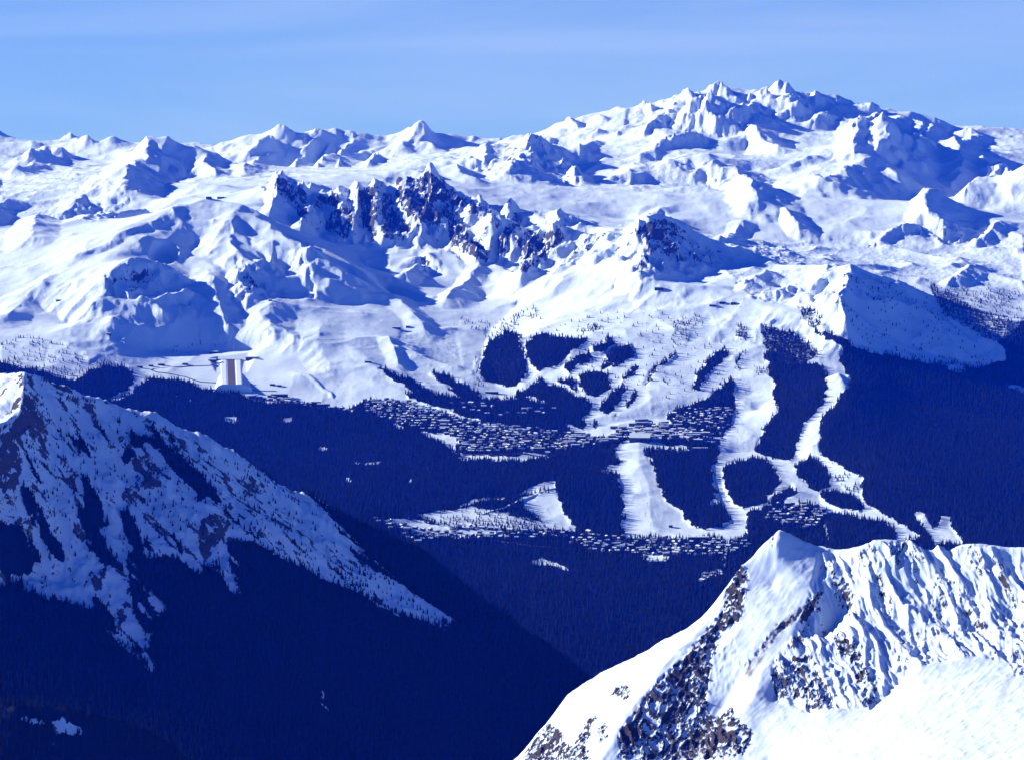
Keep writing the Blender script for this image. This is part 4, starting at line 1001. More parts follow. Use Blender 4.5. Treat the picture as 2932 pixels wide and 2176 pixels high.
def build_ground(name, fine, mat, attr, label=None):
    s, Yr, Z = fine.s, fine.Y, fine.Z
    ny, nx = Z.shape
    X = s[None, :] * Yr[:, None]
    co = np.empty((ny, nx, 3), np.float32); co[..., 0] = X; co[..., 1] = Yr[:, None]; co[..., 2] = Z
    me = bpy.data.meshes.new(name)
    me.vertices.add(ny * nx); me.vertices.foreach_set('co', co.ravel())
    idx = np.arange(ny * nx, dtype=np.int32).reshape(ny, nx)
    q = np.stack([idx[:-1, :-1], idx[:-1, 1:], idx[1:, 1:], idx[1:, :-1]], -1).reshape(-1, 4)
    me.loops.add(q.size); me.loops.foreach_set('vertex_index', q.ravel())
    me.polygons.add(len(q)); me.polygons.foreach_set('loop_start', np.arange(0, q.size, 4, dtype=np.int32))
    me.polygons.foreach_set('loop_total', np.full(len(q), 4, np.int32))
    me.polygons.foreach_set('use_smooth', np.ones(len(q), bool))
    me.update(calc_edges=True)
    at = me.attributes.new('ground', 'FLOAT_COLOR', 'POINT')
    c = np.ones((ny * nx, 4), np.float32)
    for k in range(len(attr)): c[:, k] = attr[k].ravel()
    at.data.foreach_set('color', c.ravel())
    me.materials.append(mat)
    o = bpy.data.objects.new(name, me); sc.collection.objects.link(o)
    o['kind'] = 'structure'
    if label: o['label'] = label
    return o

def blob(X, Y, px, d, r, depth, sharp=1.0, ry=None):
    cx, cy, _ = world_at(px, 800, d)
    q = np.sqrt(((X - cx) / r) ** 2 + ((Y - cy) / (ry or r)) ** 2)
    return depth * (1 - smooth((q - (1 - sharp * 0.5)) / (sharp)))

# ---- main ground: valley, bowl, massif and the far ranges
t_ = time.time()
PXA, PXB, NCOL, NROW = -330.0, 3260.0, 1180, 940
scol = s_of(np.linspace(PXA, PXB, NCOL))
rows = adaptive_rows(main, 5600, 29000, NROW, 0, 2932)
X = scol[None, :] * rows[:, None]; Y = np.broadcast_to(rows[:, None], X.shape).copy()
# bend the straight control lines a little so that no crest runs ruler-straight
wx_ = 10 * fbm(X, Y, 260, 3, 81); wy_ = 14 * fbm(X, Y, 260, 3, 91)
far_ = np.clip((Y - 13500) / 6000, 0, 1)
Xb, Yb = X + wx_ * (1 + far_), Y + wy_ * (1 + far_)
def spur_field(base_fn, X, Y, txt, y0=7000, y1=29000):
    """ridge-like rises along the drawn crests, gentle on the left flank and steep on the right"""
    add = np.zeros_like(X)
    cs = s_of(np.linspace(-500, 3400, 500)); cy = np.exp(np.linspace(math.log(y0), math.log(y1), 1100))
    F0 = Fine(cs, cy, base_fn(cs[None, :] * cy[:, None], np.broadcast_to(cy[:, None], (1100, 500))))
    for ln in txt.strip().splitlines():
        path, par = ln.split('|'); A, wl, wr, sh_ = ([float(q) for q in par.split()] + [1.0])[:4]
        if A <= 0: continue
        P = []
        for q in path.split():
            x_, y_ = (float(v_) * 1.3172 for v_ in q.split(','))
            h0 = hit(x_, y_, F0)
            if h0 is None: continue
            h1 = hit(x_, y_ + sh_ * A * FPX / h0[1], F0) or h0
            if abs(h1[1] - h0[1]) > 900: h1 = h0
            P.append(h1[:2])
        if len(P) < 2: continue
        P = np.array(P); r_ = max(wl, wr)
        m = (X > P[:, 0].min() - r_) & (X < P[:, 0].max() + r_) & (Y > P[:, 1].min() - r_) & (Y < P[:, 1].max() + r_)
        xs, ys = X[m], Y[m]
        if not len(xs): continue
        xs = xs + 0.10 * r_ * perlin(xs / 90, ys / 90, 401); ys = ys + 0.14 * r_ * perlin(xs / 110, ys / 110, 402)
        best = np.zeros(len(xs))
        for i in range(len(P) - 1):
            a0, b0 = P[i], P[i + 1]; d_ = b0 - a0; L2 = (d_ ** 2).sum() + 1e-6
            t = np.clip(((xs - a0[0]) * d_[0] + (ys - a0[1]) * d_[1]) / L2, 0, 1)
            ex, ey = xs - (a0[0] + t * d_[0]), ys - (a0[1] + t * d_[1])
            s_ = (d_[0] * ey - d_[1] * ex) / math.sqrt(L2)
            q = np.hypot(ex, ey); w = np.where(s_ > 0, wr, wl)
            # near an end the two flanks blend instead of stepping
            w = np.where((t <= 0) | (t >= 1), wl + (wr - wl) * np.clip(0.5 + 0.5 * s_ / (q + 1e-6), 0, 1), w)
            k = (i + t) / (len(P) - 1)
            am = A * np.clip(0.12 + 1.5 * np.sin(math.pi * np.clip(0.02 + 0.86 * k, 0, 1)), 0, 1)
            u = np.clip(q / w, 0, 1)
            best = np.maximum(best, am * (1 - u) ** 1.12)
        add[m] = np.maximum(add[m], best)
    return add
spurs = spur_field(main.base, X, Y, SPURS_TXT)
Zb = main.base(Xb, Yb) + spurs
gx, gy = gradient(main, Xb, Yb)
def true_gradient(Z_, X_, Y_, n=3):
    for _ in range(n):
        q_ = np.pad(Z_, 1, mode='edge'); q_ = (q_[:, :-2] + 2 * q_[:, 1:-1] + q_[:, 2:]) / 4; Z_ = (q_[:-2] + 2 * q_[1:-1] + q_[2:]) / 4
    gx_ = np.gradient(Z_, axis=1) / np.gradient(X_, axis=1)
    return gx_, np.gradient(Z_, axis=0) / np.gradient(Y_, axis=0) - gx_ * X_ / Y_
gx, gy = true_gradient(Zb, X, Y)
slope = np.hypot(gx, gy)
slope = np.minimum(slope, 1.2)
px, py = project(X, Y, Zb)
rough = look(ROUGH, px, py)
forest_m = look(FOREST, px + 5 * fbm(X, Y, 60, 2, 41), py + 5 * fbm(X, Y, 60, 2, 43)) * (Y < 13600)
kf = np.clip(Y / 14000, 0.75, 1.9)
steep = smooth((slope - 0.18) / 0.45)
cover = 1 - 0.75 * np.clip(forest_m, 0, 1)
def relief(X, Y):
    """large landforms; held to the drawn crests by anchor()"""
    f_ = np.clip((Y - 14800) / 2500, 0, 1)
    px_, py_ = project(X, Y, main.base(X, Y))
    r_ = look(ROUGH, px_, py_); w_ = look(FOREST, px_, py_) * (Y < 13600)
    gx_, gy_ = gradient(main, X, Y, 30.0); sl = smooth((np.hypot(gx_, gy_) - 0.12) / 0.4)
    near_ = (10 + 24 * sl * (0.35 + r_) + 26 * r_) * ridged(X, Y, 520, 3, 1, 0.42)
    wq = 160 * perlin(X / 700, Y / 700, 503); far_f = (16 + 40 * sl + 34 * r_) * ridged(X + 0.35 * Y + wq, Y * 0.8 - wq, 1300, 5, 2, 0.5)
    return (near_ * (1 - f_) + far_f * f_) * (1 - 0.8 * np.clip(w_, 0, 1))
hold = main.anchor(relief)
fb = np.clip((Y - 14800) / 2500, 0, 1)
Zd = relief(X, Y) - 0.85 * hold(X, Y)
Zd += (3 + 9 * steep) * (0.15 + rough) * ridged(X, Y, 130, 4, 15, 0.5) * cover * (1 + 0.3 * fb)
Zd += 22 * smooth((slope - 0.22) / 0.35) * ((1 - fb) * gullies(X, Y, gx, gy, 140, 21, 4, 6.0, 6) + 1.5 * fb * gullies(X, Y, gx, gy, 260, 22, 4, 10.0, 6)) * cover * (0.45 + 0.8 * rough)
Zd += 6 * fbm(X, Y, 420, 4, 3, 0.45) * cover
Zd += fb * (1 - 0.75 * steep) * (8 * ridged(X + 0.4 * Y, Y, 330, 4, 17, 0.5) + 3 * ridged(X, Y, 120, 3, 19, 0.5))
Zd += (0.5 + 2.6 * rough) * ridged(X, Y, 45, 2, 5, 0.5) * cover * (1 - fb)
# crags of the rocky crest
crag = np.clip(look(ROCK, px, py), 0, 1) * (Y > 12000) * (Y < 15500)
Zd += crag * (20 * ridged(X + 0.25 * Y, Y / 1.3, 95, 4, 61, 0.6) + 4)
# the round reservoir and other hollows
Zd -= blob(X, Y, 470, 12.62, 62, 55, 0.5, 150)
Zd -= blob(X, Y, 1010, 13.0, 60, 20, 1.0, 90)
# calm ground round the altiport and along the pistes
calm = blob(X, Y, 660, 11.0, 260, 1, 1.0, 420)
Zd *= 1 - 0.85 * calm
Z = Zb + Zd
MAIN = Fine(scol, rows, Z)
# the airfield's slope is cut into the ground
rw_top = hit(661, 1031, MAIN, 9500, 13000); rw_low = hit(664, 1126, MAIN, 9500, 13000)
RW_T, RW_B = rw_top[1] + 30, rw_low[1] + 20
if RW_T - RW_B < 330: RW_B = RW_T - 330
def at_y(px, py, y):
    s_, r_ = ray(px, py); return float(s_) * y, y, CAMZ + float(r_) * y
RW0 = np.array(at_y(661, 1031, RW_T)); RW1 = np.array(at_y(664, 1101, RW_B))
tq = np.clip((RW_T - Y) / (RW_T - RW_B), 0, 1)
ax_ = RW0[0] + (RW1[0] - RW0[0]) * tq; pz_ = RW0[2] + (RW1[2] - RW0[2]) * tq
over = np.maximum(np.abs(X - ax_) - 70, 0) + np.maximum(Y - RW_T - 15, 0) * 0.8
lid = pz_ - 6 + over * 0.45 + np.maximum(RW_B - Y, 0) * 0.1
Z = np.where((Y > RW_B - 260) & (Y < RW_T + 200) & (np.abs(X - ax_) < 320), np.minimum(Z, lid), Z)
MAIN = Fine(scol, rows, Z)
print('runway', RW0, RW1)
pxf, pyf = project(X, Y, Z)
rock_m = look(ROCK, pxf, pyf) + 0.36 * smooth((rough - 0.25) / 0.4) * smooth((slope - 0.2) / 0.3) * (Y < 19000)
rock_m = np.clip(rock_m + 0.10 * smooth((slope - 0.5) / 0.3), 0, 1)
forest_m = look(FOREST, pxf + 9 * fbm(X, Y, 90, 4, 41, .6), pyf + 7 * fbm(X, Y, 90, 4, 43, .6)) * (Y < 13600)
grit = np.clip(0.12 + 0.45 * fb + 0.9 * rough + 0.5 * smooth((slope - 0.25) / 0.4), 0, 1)
print("main fields", time.time() - t_, "min z", Z.min(), "max", Z.max())
near_part = rows <= 15200
cut = int(near_part.sum())
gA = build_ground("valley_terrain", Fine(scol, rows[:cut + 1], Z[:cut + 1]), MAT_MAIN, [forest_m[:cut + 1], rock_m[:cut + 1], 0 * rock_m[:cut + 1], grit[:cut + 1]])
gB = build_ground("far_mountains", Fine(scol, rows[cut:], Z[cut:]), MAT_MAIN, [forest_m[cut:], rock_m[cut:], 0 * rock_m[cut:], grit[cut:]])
# ---- left mountain
scl = s_of(np.linspace(-420, 2350, 620))
rwl = adaptive_rows(left, 3000, 6300, 330, 0, 1500, 0.3)
Xl = scl[None, :] * rwl[:, None]; Yl = np.broadcast_to(rwl[:, None], Xl.shape).copy()
gx, gy = gradient(left, Xl, Yl, 8)
Xw, Yw = Xl + 12 * fbm(Xl, Yl, 160, 3, 82), Yl + 12 * fbm(Xl, Yl, 160, 3, 92)
Zl = left.base(Xw, Yw); sl_ = np.hypot(gx, gy)
Zl = Zl + 9 * smooth((sl_ - 0.3) / 0.4) * gullies(Xl, Yl, gx, gy, 110, 31, 4) + 5 * ridged(Xl, Yl, 160, 5, 33) + 2.5 * ridged(Xl, Yl, 30, 3, 37)
pl = project(Xl, Yl, Zl)
gxl, gyl = true_gradient(Zl, Xl, Yl, 6)
streak = 0.9 * gullies(Xl, Yl, gxl, gyl, 60, 131, 4, 8.0) + 0.5 * gullies(Xl, Yl, gxl, gyl, 21, 141, 2, 8.0) + 0.35 * fbm(Xl, Yl, 30, 4, 133)
def left_wood(px_, py_, st):
    """wood that thins upwards in streaks along the gullies"""
    v = 0.5 * look(FOREST_LS, px_, py_) + 0.55 * look(FOREST_L0, px_, py_); st = np.clip(st, -0.9, 0.9)
    return smooth((v + 0.5 * st - 0.30) / 0.36) * (v > 0.02)
fl = left_wood(pl[0], pl[1], streak)
STREAK = Fine(scl, rwl, streak)
rl = np.clip(look(ROCK_L, *pl) + 0.52 + 0.5 * smooth((streak + 0.1) / 0.4), 0, 1)
LEFT = Fine(scl, rwl, Zl)
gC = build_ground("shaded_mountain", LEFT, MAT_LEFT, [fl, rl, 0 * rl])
# ---- near ridge
scn = s_of(np.linspace(1080, 3260, 780))
rwn = adaptive_rows(near, 2650, 4300, 420, 1400, 2932, 0.2)
Xn = scn[None, :] * rwn[:, None]; Yn = np.broadcast_to(rwn[:, None], Xn.shape).copy()
gx, gy = gradient(near, Xn, Yn, 4)
Xw, Yw = Xn + 4 * fbm(Xn, Yn, 60, 3, 83), Yn + 5 * fbm(Xn, Yn, 60, 3, 93)
Zn = near.base(Xw, Yw); sn_ = np.hypot(gx, gy)
pn = project(Xn, Yn, Zn)
rk = look(ROCK_N, pn[0] + 6 * fbm(Xn, Yn, 8, 3, 71), pn[1] + 8 * fbm(Xn, Yn, 8, 3, 73))
cliff = look(paint([(1.0, z8("1380,260 1500,260 1600,215 2226,250 2700,250 2700,760 2226,720 2030,690 1850,710 1780,750 1720,790 1580,910 1430,905 1320,925 1190,870 1180,720 1300,560"))], 8), *pn)
wob = Xn - 0.16 * (3500 - Yn) + 6 * perlin(Xn / 70, Yn / 70, 607)                      # ribs run down and to the right
Zn = Zn + cliff * (7.5 * ridged(wob, Yn / 5, 46, 4, 75, 0.5) + 2.2 * ridged(wob, Yn / 4, 12, 3, 79, 0.5))
Zn += 0.45 * ridged(Xn, Yn, 22, 4, 85) + 1.5 * fbm(Xn, Yn, 90, 3, 87)
Zn += rk * (3.4 * ridged(Xn, Yn / 1.6, 13, 4, 89, 0.55))
wob2 = Xn - 0.9 * Yn
Zn += (1 - cliff) * (0.25 * ridged(Xn * 0.8 - Yn * 0.6, (Xn * 0.6 + Yn * 0.8) / 8, 9, 3, 95))
NEAR = Fine(scn, rwn, Zn)
pn = project(Xn, Yn, Zn)
rk = look(ROCK_N, pn[0] + 6 * fbm(Xn, Yn, 8, 3, 71), pn[1] + 8 * fbm(Xn, Yn, 8, 3, 73))
bn = look(BROWN_N, *pn)
rk = np.maximum(rk, 0.8 * np.clip(cliff, 0, 1) * np.clip(0.45 + 0.9 * perlin(Xn / 22, Yn / 90, 701), 0, 1))
gD = build_ground("near_snow_ridge", NEAR, MAT_NEAR, [0 * rk, np.clip(rk, 0, 1), bn])
print("grounds", time.time() - t_)

# ------------------------------------------------------------------ air
def haze_box():
    x0, x1, y0, y1 = -26000.0, 26000.0, -3000.0, 32000.0
    z0 = float(min(Z.min(), Zl.min(), Zn.min())) - 1.0; z1 = max(CAMZ, float(Z.max())) + 60.0
    v = [(x, y, z) for z in (z0, z1) for y in (y0, y1) for x in (x0, x1)]
    f = [(0, 2, 3, 1), (4, 5, 7, 6), (0, 1, 5, 4), (2, 6, 7, 3), (0, 4, 6, 2), (1, 3, 7, 5)]
    me = bpy.data.meshes.new("haze"); me.from_pydata(v, [], f); me.update()
    o = bpy.data.objects.new("haze", me); sc.collection.objects.link(o); o['kind'] = 'stuff'
    m = bpy.data.materials.new("haze_air"); m.use_nodes = True; t = m.node_tree; t.nodes.clear()
    ou = N(t, 'ShaderNodeOutputMaterial'); vo = N(t, 'ShaderNodeVolumePrincipled')
    vo.inputs['Color'].default_value = (0.0, 0.06, 1.0, 1)
    vo.inputs['Absorption Color'].default_value = (1, 1, 1, 1)
    vo.inputs['Density'].default_value = 2.25e-5
    vo.inputs['Anisotropy'].default_value = 0.0
    t.links.new(vo.outputs[0], ou.inputs['Volume'])
    me.materials.append(m)
haze_box()
# ------------------------------------------------------------------ helpers for things
def mesh_obj(name, verts, faces, mats, mat_idx=None, parent=None):
    me = bpy.data.meshes.new(name); me.from_pydata([tuple(map(float, v)) for v in verts], [], faces)
    for m in (mats if isinstance(mats, list) else [mats]): me.materials.append(m)
    if mat_idx is not None: me.polygons.foreach_set('material_index', np.array(mat_idx, np.int32))
    me.update()
    o = bpy.data.objects.new(name, me); sc.collection.objects.link(o)
    if parent: o.parent = parent
    return o
def tag(o, label=None, cat=None, group=None, kind=None):
    if label: o['label'] = label
    if cat: o['category'] = cat
    if group: o['group'] = group
    if kind: o['kind'] = kind
    return o
def plain(name, c, rough=0.8, var=0.25, scale=0.3):
    m, t, b = new_mat(name)
    geo = N(t, 'ShaderNodeNewGeometry')
    nz_ = noise(t, geo.outputs['Position'], scale, 4, 0.6)
    col = mixc(t, remap(t, nz_, 0.3, 0.7), tuple(q * (1 - var) for q in c), tuple(min(1, q * (1 + var)) for q in c))
    t.links.new(col, b.inputs['Base Color']); b.inputs['Roughness'].default_value = rough
    return m
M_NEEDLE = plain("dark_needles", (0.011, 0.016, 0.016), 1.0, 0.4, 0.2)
M_BARK = plain("bark", (0.05, 0.04, 0.035))
M_SNOW = plain("roof_snow", (0.55, 0.64, 0.80), 1.0, 0.05, 0.1)
M_WOOD = plain("dark_timber", (0.055, 0.04, 0.035), 0.8, 0.4)
M_WALL = plain("pale_render_wall", (0.13, 0.11, 0.10), 0.8, 0.3, 0.1)
M_TAN = plain("tan_facade", (0.30, 0.21, 0.17), 0.8, 0.2, 0.1)
M_ASPH = plain("bare_asphalt", (0.11, 0.10, 0.095), 0.9, 0.15, 0.15)
M_STEEL = plain("grey_steel", (0.06, 0.06, 0.065), 0.5, 0.2)
M_GLASS = plain("dark_glass", (0.03, 0.035, 0.05), 0.15, 0.2)
M_BANK = plain("packed_snow", (0.68, 0.77, 0.94), 1.0, 0.06, 0.08)
M_EARTH = plain("bare_earth", (0.16, 0.12, 0.11), 1.0, 0.3, 0.1)

# ------------------------------------------------------------------ houses
def box(v, f, mi, x0, x1, y0, y1, z0, z1, m):
    b = len(v)
    v += [(x0, y0, z0), (x1, y0, z0), (x1, y1, z0), (x0, y1, z0), (x0, y0, z1), (x1, y0, z1), (x1, y1, z1), (x0, y1, z1)]
    f += [(b, b + 1, b + 5, b + 4), (b + 1, b + 2, b + 6, b + 5), (b + 2, b + 3, b + 7, b + 6), (b + 3, b, b + 4, b + 7), (b + 4, b + 5, b + 6, b + 7), (b + 3, b + 2, b + 1, b)]
    mi += [m] * 6
def chalet_parts(w, d, h, pitch, kind):
    """wall shell and snow-laden roof of one chalet; ridge along x"""
    v, f, mi = [], [], []
    g = h + pitch * d / 2
    v += [(-w/2, -d/2, -6), (w/2, -d/2, -6), (w/2, d/2, -6), (-w/2, d/2, -6), (-w/2, -d/2, h), (w/2, -d/2, h), (w/2, d/2, h), (-w/2, d/2, h), (-w/2, 0, g), (w/2, 0, g)]
    f += [(0, 1, 5, 4), (2, 3, 7, 6), (1, 2, 6, 9, 5), (3, 0, 4, 8, 7)]
    mi += [kind] * 4
    # balcony strip and windows of the long front
    box(v, f, mi, -w/2 + .4, w/2 - .4, -d/2 - 1.3, -d/2 + .02, h * .45, h * .45 + 1.0, 0)
    for k in range(3):
        x = (-0.32 + 0.32 * k) * w
        box(v, f, mi, x - .8, x + .8, -d/2 - .05, -d/2 + .1, h * .62, h * .62 + 1.6, 2)
    rv, rf, rm = [], [], []
    o_, t_ = 1.3, 0.75
    ow, od = w / 2 + o_, d / 2 + o_
    zE = h - pitch * o_
    for zz in (0, t_):
        rv += [(-ow, -od, zE + zz), (ow, -od, zE + zz), (ow, 0, g + zz), (-ow, 0, g + zz), (ow, od, zE + zz), (-ow, od, zE + zz)]
    rf += [(6, 7, 8, 9), (9, 8, 10, 11), (1, 0, 3, 2), (2, 3, 5, 4), (0, 1, 7, 6), (4, 5, 11, 10), (1, 2, 8, 7), (2, 4, 10, 8), (3, 0, 6, 9), (5, 3, 9, 11)]
    box(rv, rf, [], -w * .2 - .5, -w * .2 + .5, .8, 1.8, h, g + 2.2, 0)
    return (v, f, mi), (rv, rf)
HOUSE_KINDS = []
for (w, d, h, p, k) in [(13, 10, 6, .42, 0), (16, 11, 7, .38, 0), (11, 10, 6, .5, 1), (19, 12, 8, .36, 0), (15, 13, 9, .4, 1), (24, 12, 10, .32, 1), (34, 13, 13, .25, 1), (46, 14, 17, .2, 1)]:
    (v, f, mi), (rv, rf) = chalet_parts(w, d, h, p, k)
    me = bpy.data.meshes.new("chalet_walls"); me.from_pydata(v, [], f)
    for m in (M_WOOD, M_WALL, M_GLASS): me.materials.append(m)
    me.polygons.foreach_set('material_index', np.array(mi, np.int32)); me.update()
    mr = bpy.data.meshes.new("snow_roof"); mr.from_pydata(rv, [], rf); mr.materials.append(M_SNOW); mr.update()
    HOUSE_KINDS.append((w, h, me, mr, v, f, mi, rv, rf))

VILLAGES = [
 # polygon, spacing m, kinds weights, label, group
 (z5("310,885 430,870 560,885 640,905 640,960 540,1010 480,1020 340,960"), 26, (3,3,3,2,1,1,0,0), "snow-roofed chalet on the upper left wing of the upper village", "chalets on the upper left wing of the upper village"),
 (z5("640,905 820,960 1040,1020 1200,1040 1260,1060 1100,1090 900,1110 700,1075 480,1020"), 27, (2,4,2,4,2,1,0,0), "snow-roofed chalet below the long thin snow strip of the upper village", "chalets below the long thin snow strip"),
 (z5("1050,1035 1200,1040 1450,1070 1700,1110 1700,1190 1450,1200 1100,1215 960,1215 910,1170 920,1115"), 28, (2,4,2,4,3,2,0,0), "dark timber chalet with snow roof in the middle of the upper village", "chalets in the middle of the upper village"),
 (z5("1600,1130 1720,1105 1880,1120 1960,1060 2226,1085 2226,1170 2080,1130 1980,1130 1880,1165 1700,1190 1500,1210"), 30, (0,0,0,1,3,4,3,1), "long hotel block with snowy roof in the core of the upper village", "hotel blocks in the core of the upper village"),
 (z6("0,895 110,895 230,905 400,940 500,975 505,1020 380,1015 330,990 140,1005 110,985 0,960"), 34, (0,0,1,1,3,3,3,2), "apartment block with snowy roof at the right end of the upper village", "apartment blocks at the right end of the upper village"),
 (z6("235,855 340,815 400,810 575,812 570,880 530,960 460,950 400,915 260,900"), 27, (2,3,3,2,1,1,0,0), "snow-roofed chalet in the tree-ringed cluster left of the wide ski run", "chalets in the cluster left of the wide ski run"),
 (z5("860,910 1010,900 1120,910 1180,960 1330,940 1420,930 1560,925 1560,960 1420,985 1150,990 980,950"), 44, (1,2,1,3,2,2,0,0), "lone chalet among dark trees above the upper village", "chalets among trees above the upper village"),
 (zF("800,1124 850,1128 910,1150 960,1155 1030,1140 1100,1150 1240,1152 1240,1172 1050,1170 900,1180 870,1165"), 28, (4,3,3,2,1,1,0,0), "small chalet on the left half of the lower village", "chalets on the left half of the lower village"),
 (zF("1240,1155 1360,1168 1480,1172 1620,1172 1640,1190 1560,1208 1440,1210 1300,1200 1240,1185"), 28, (4,3,3,2,1,1,0,0), "small chalet in the lower village under the run-out", "chalets in the lower village under the run-out"),
 (z6("765,1360 880,1340 1000,1345 1090,1385 1080,1450 990,1500 900,1470 770,1440"), 25, (2,3,2,3,1,1,0,0), "chalet among trees just above the snowy near summit", "chalets just above the snowy near summit"),
 (z4("1540,975 1660,960 1900,1000 2100,1030 2226,1050 2226,1065 1900,1030 1680,990 1580,990"), 30, (1,2,2,2,2,3,2,0), "building at the wood edge right of the airfield", "buildings at the wood edge right of the airfield"),
 (z8("870,370 920,340 970,350 930,375 880,400"), 24, (3,3,2,0,0,0,0,0), "hamlet chalet in a clearing left of the near ridge", "hamlet chalets left of the near ridge"),
]
def in_poly(px_, py_, P):
    ins = np.zeros(np.shape(px_), bool); n = len(P)
    for i in range(n):
        ax, ay = P[i]; bx_, by_ = P[(i + 1) % n]
        if ay == by_: continue
        ins ^= ((ay > py_) != (by_ > py_)) & (px_ < (bx_ - ax) * (py_ - ay) / (by_ - ay) + ax)
    return ins
def seen(Xp, Yp, Zp, fields):
    """True where nothing nearer rises in front of the point"""
    ok = np.ones(len(Xp), bool)
    for fn in fields:
        for q in np.linspace(0.30, 0.985, 90):
            xx, yy = Xp * q, Yp * q
            m = (yy > fn.Y[0]) & (yy < fn.Y[-1]) & (xx / yy > fn.s[0]) & (xx / yy < fn.s[-1])
            zz = CAMZ + (Zp - CAMZ) * q
            g = np.where(m, fn.z(np.where(m, xx, fn.s[0] * fn.Y[0]), np.where(m, yy, fn.Y[0])), -1e9)
            ok &= ~(g > zz)
    return ok
houses = []                      # x, y, z, kind, rotation, village
for vi, (P, sp, wts, lab, grp) in enumerate(VILLAGES):
    P = np.array(P); 
    c = [hit(x, y, MAIN, 7500, 13500) for x, y in P]
    c = np.array([q for q in c if q]);
    x0, y0 = c[:, 0].min() - 60, c[:, 1].min() - 60; x1, y1 = c[:, 0].max() + 60, c[:, 1].max() + 60
    gx_, gy_ = np.meshgrid(np.arange(x0, x1, sp), np.arange(y0, y1, sp * 1.25))
    gx_ = gx_ + (np.arange(gx_.shape[0])[:, None] % 2) * sp / 2
    gx_ = (gx_ + RNG.uniform(-.3, .3, gx_.shape) * sp).ravel(); gy_ = (gy_ + RNG.uniform(-.25, .25, gy_.shape) * sp).ravel()
    gz_ = MAIN.z(gx_, gy_); a_, b_ = project(gx_, gy_, gz_)
    keep = in_poly(a_, b_, P) & (RNG.random(len(a_)) < 0.9)
    gx_, gy_, gz_ = gx_[keep], gy_[keep], gz_[keep]
    ok = seen(gx_, gy_, gz_ + 9, [MAIN, LEFT, NEAR])
    for x, y, z in zip(gx_[ok], gy_[ok], gz_[ok]):
        k = random.choices(range(8), wts)[0]
        if k == 7 and random.random() < .5: k = 6
        houses.append((x, y, z, k, random.gauss(0.1, 0.55) + (math.pi / 2 if random.random() < .25 and k < 5 else 0), vi))
print("houses", len(houses))
houses.sort(key=lambda q: -HOUSE_KINDS[q[3]][0] / q[1])
HX = np.array([q[0] for q in houses]); HY = np.array([q[1] for q in houses]); HR = np.array([HOUSE_KINDS[q[3]][0] / 2 + 1.5 for q in houses])
LOOKS = ["narrow brown timber chalet", "broad brown timber chalet", "compact pale-walled chalet", "long brown timber chalet", "square pale-walled lodge", "tall pale-walled lodge", "long pale apartment block", "very long tall apartment block"]
PLACES = ["on the upper village's left wing", "under the thin snow strip", "in the packed upper village", "in the upper village core", "beside the wide ski run", "in the tree-ringed cluster", "in the wood above the village", "left in the lower village", "under the ski run-out", "just above the near summit", "at the airfield wood edge", "in the lone clearing"]
VSPAN = {}
for q in houses:
    u = float(project(q[0], q[1], q[2])[0]); a0, b0 = VSPAN.get(q[5], (1e9, -1e9)); VSPAN[q[5]] = (min(a0, u), max(b0, u))
VROW = {}
for q in houses:
    u = float(project(q[0], q[1], q[2])[1]); a0, b0 = VROW.get(q[5], (1e9, -1e9)); VROW[q[5]] = (min(a0, u), max(b0, u))
def house_label(x, y, z, k, vi):
    u = float(project(x, y, z)[0]); a0, b0 = VSPAN[vi]; t = (u - a0) / max(b0 - a0, 1)
    side = ["left end", "left half", "middle", "right half", "right end"][min(4, int(t * 5))]
    v = float(project(x, y, z)[1]); c0, c1 = VROW[vi]; row = ["upper rows", "middle rows", "lower rows"][min(2, max(0, int(3 * (v - c0) / max(c1 - c0, 1))))]
    return "%s %s, %s, %s" % (LOOKS[k], PLACES[vi], side, row)
for x, y, z, k, r, vi in houses[:300]:
    w, h, me, mr = HOUSE_KINDS[k][:4]
    nm = "apartment_block" if k >= 6 else "chalet"
    o = bpy.data.objects.new(nm, me); sc.collection.objects.link(o)
    o.location = (x, y, z + 0.3); o.rotation_euler = (0, 0, r)
    o.scale = (random.uniform(.82, 1.15), random.uniform(.85, 1.1), random.uniform(.85, 1.2))
    tag(o, house_label(x, y, z, k, vi), "building" if k >= 6 else "chalet", VILLAGES[vi][4])
    rf = bpy.data.objects.new("roof", mr); sc.collection.objects.link(rf); rf.parent = o
def merged(name, items, label=None):
    V, F, MI = [], [], []; b = 0
    for x, y, z, k, r, vi in items:
        _, _, _, _, v, f, mi, rv, rf = HOUSE_KINDS[k]
        ca, sa = math.cos(r), math.sin(r)
        for vv, ff, mm in ((v, f, mi), (rv, rf, [3] * len(rf))):
            V += [(x + p[0] * ca - p[1] * sa, y + p[0] * sa + p[1] * ca, z + .3 + p[2]) for p in vv]
            F += [tuple(i + b for i in q) for q in ff]; MI += mm; b += len(vv)
    o = mesh_obj(name, V, F, [M_WOOD, M_WALL, M_GLASS, M_SNOW], MI)
    return tag(o, label, None, None, 'stuff')
if len(houses) > 300:
    merged("small_chalets", houses[300:], "many smaller snow-roofed chalets filling the gaps of the villages")

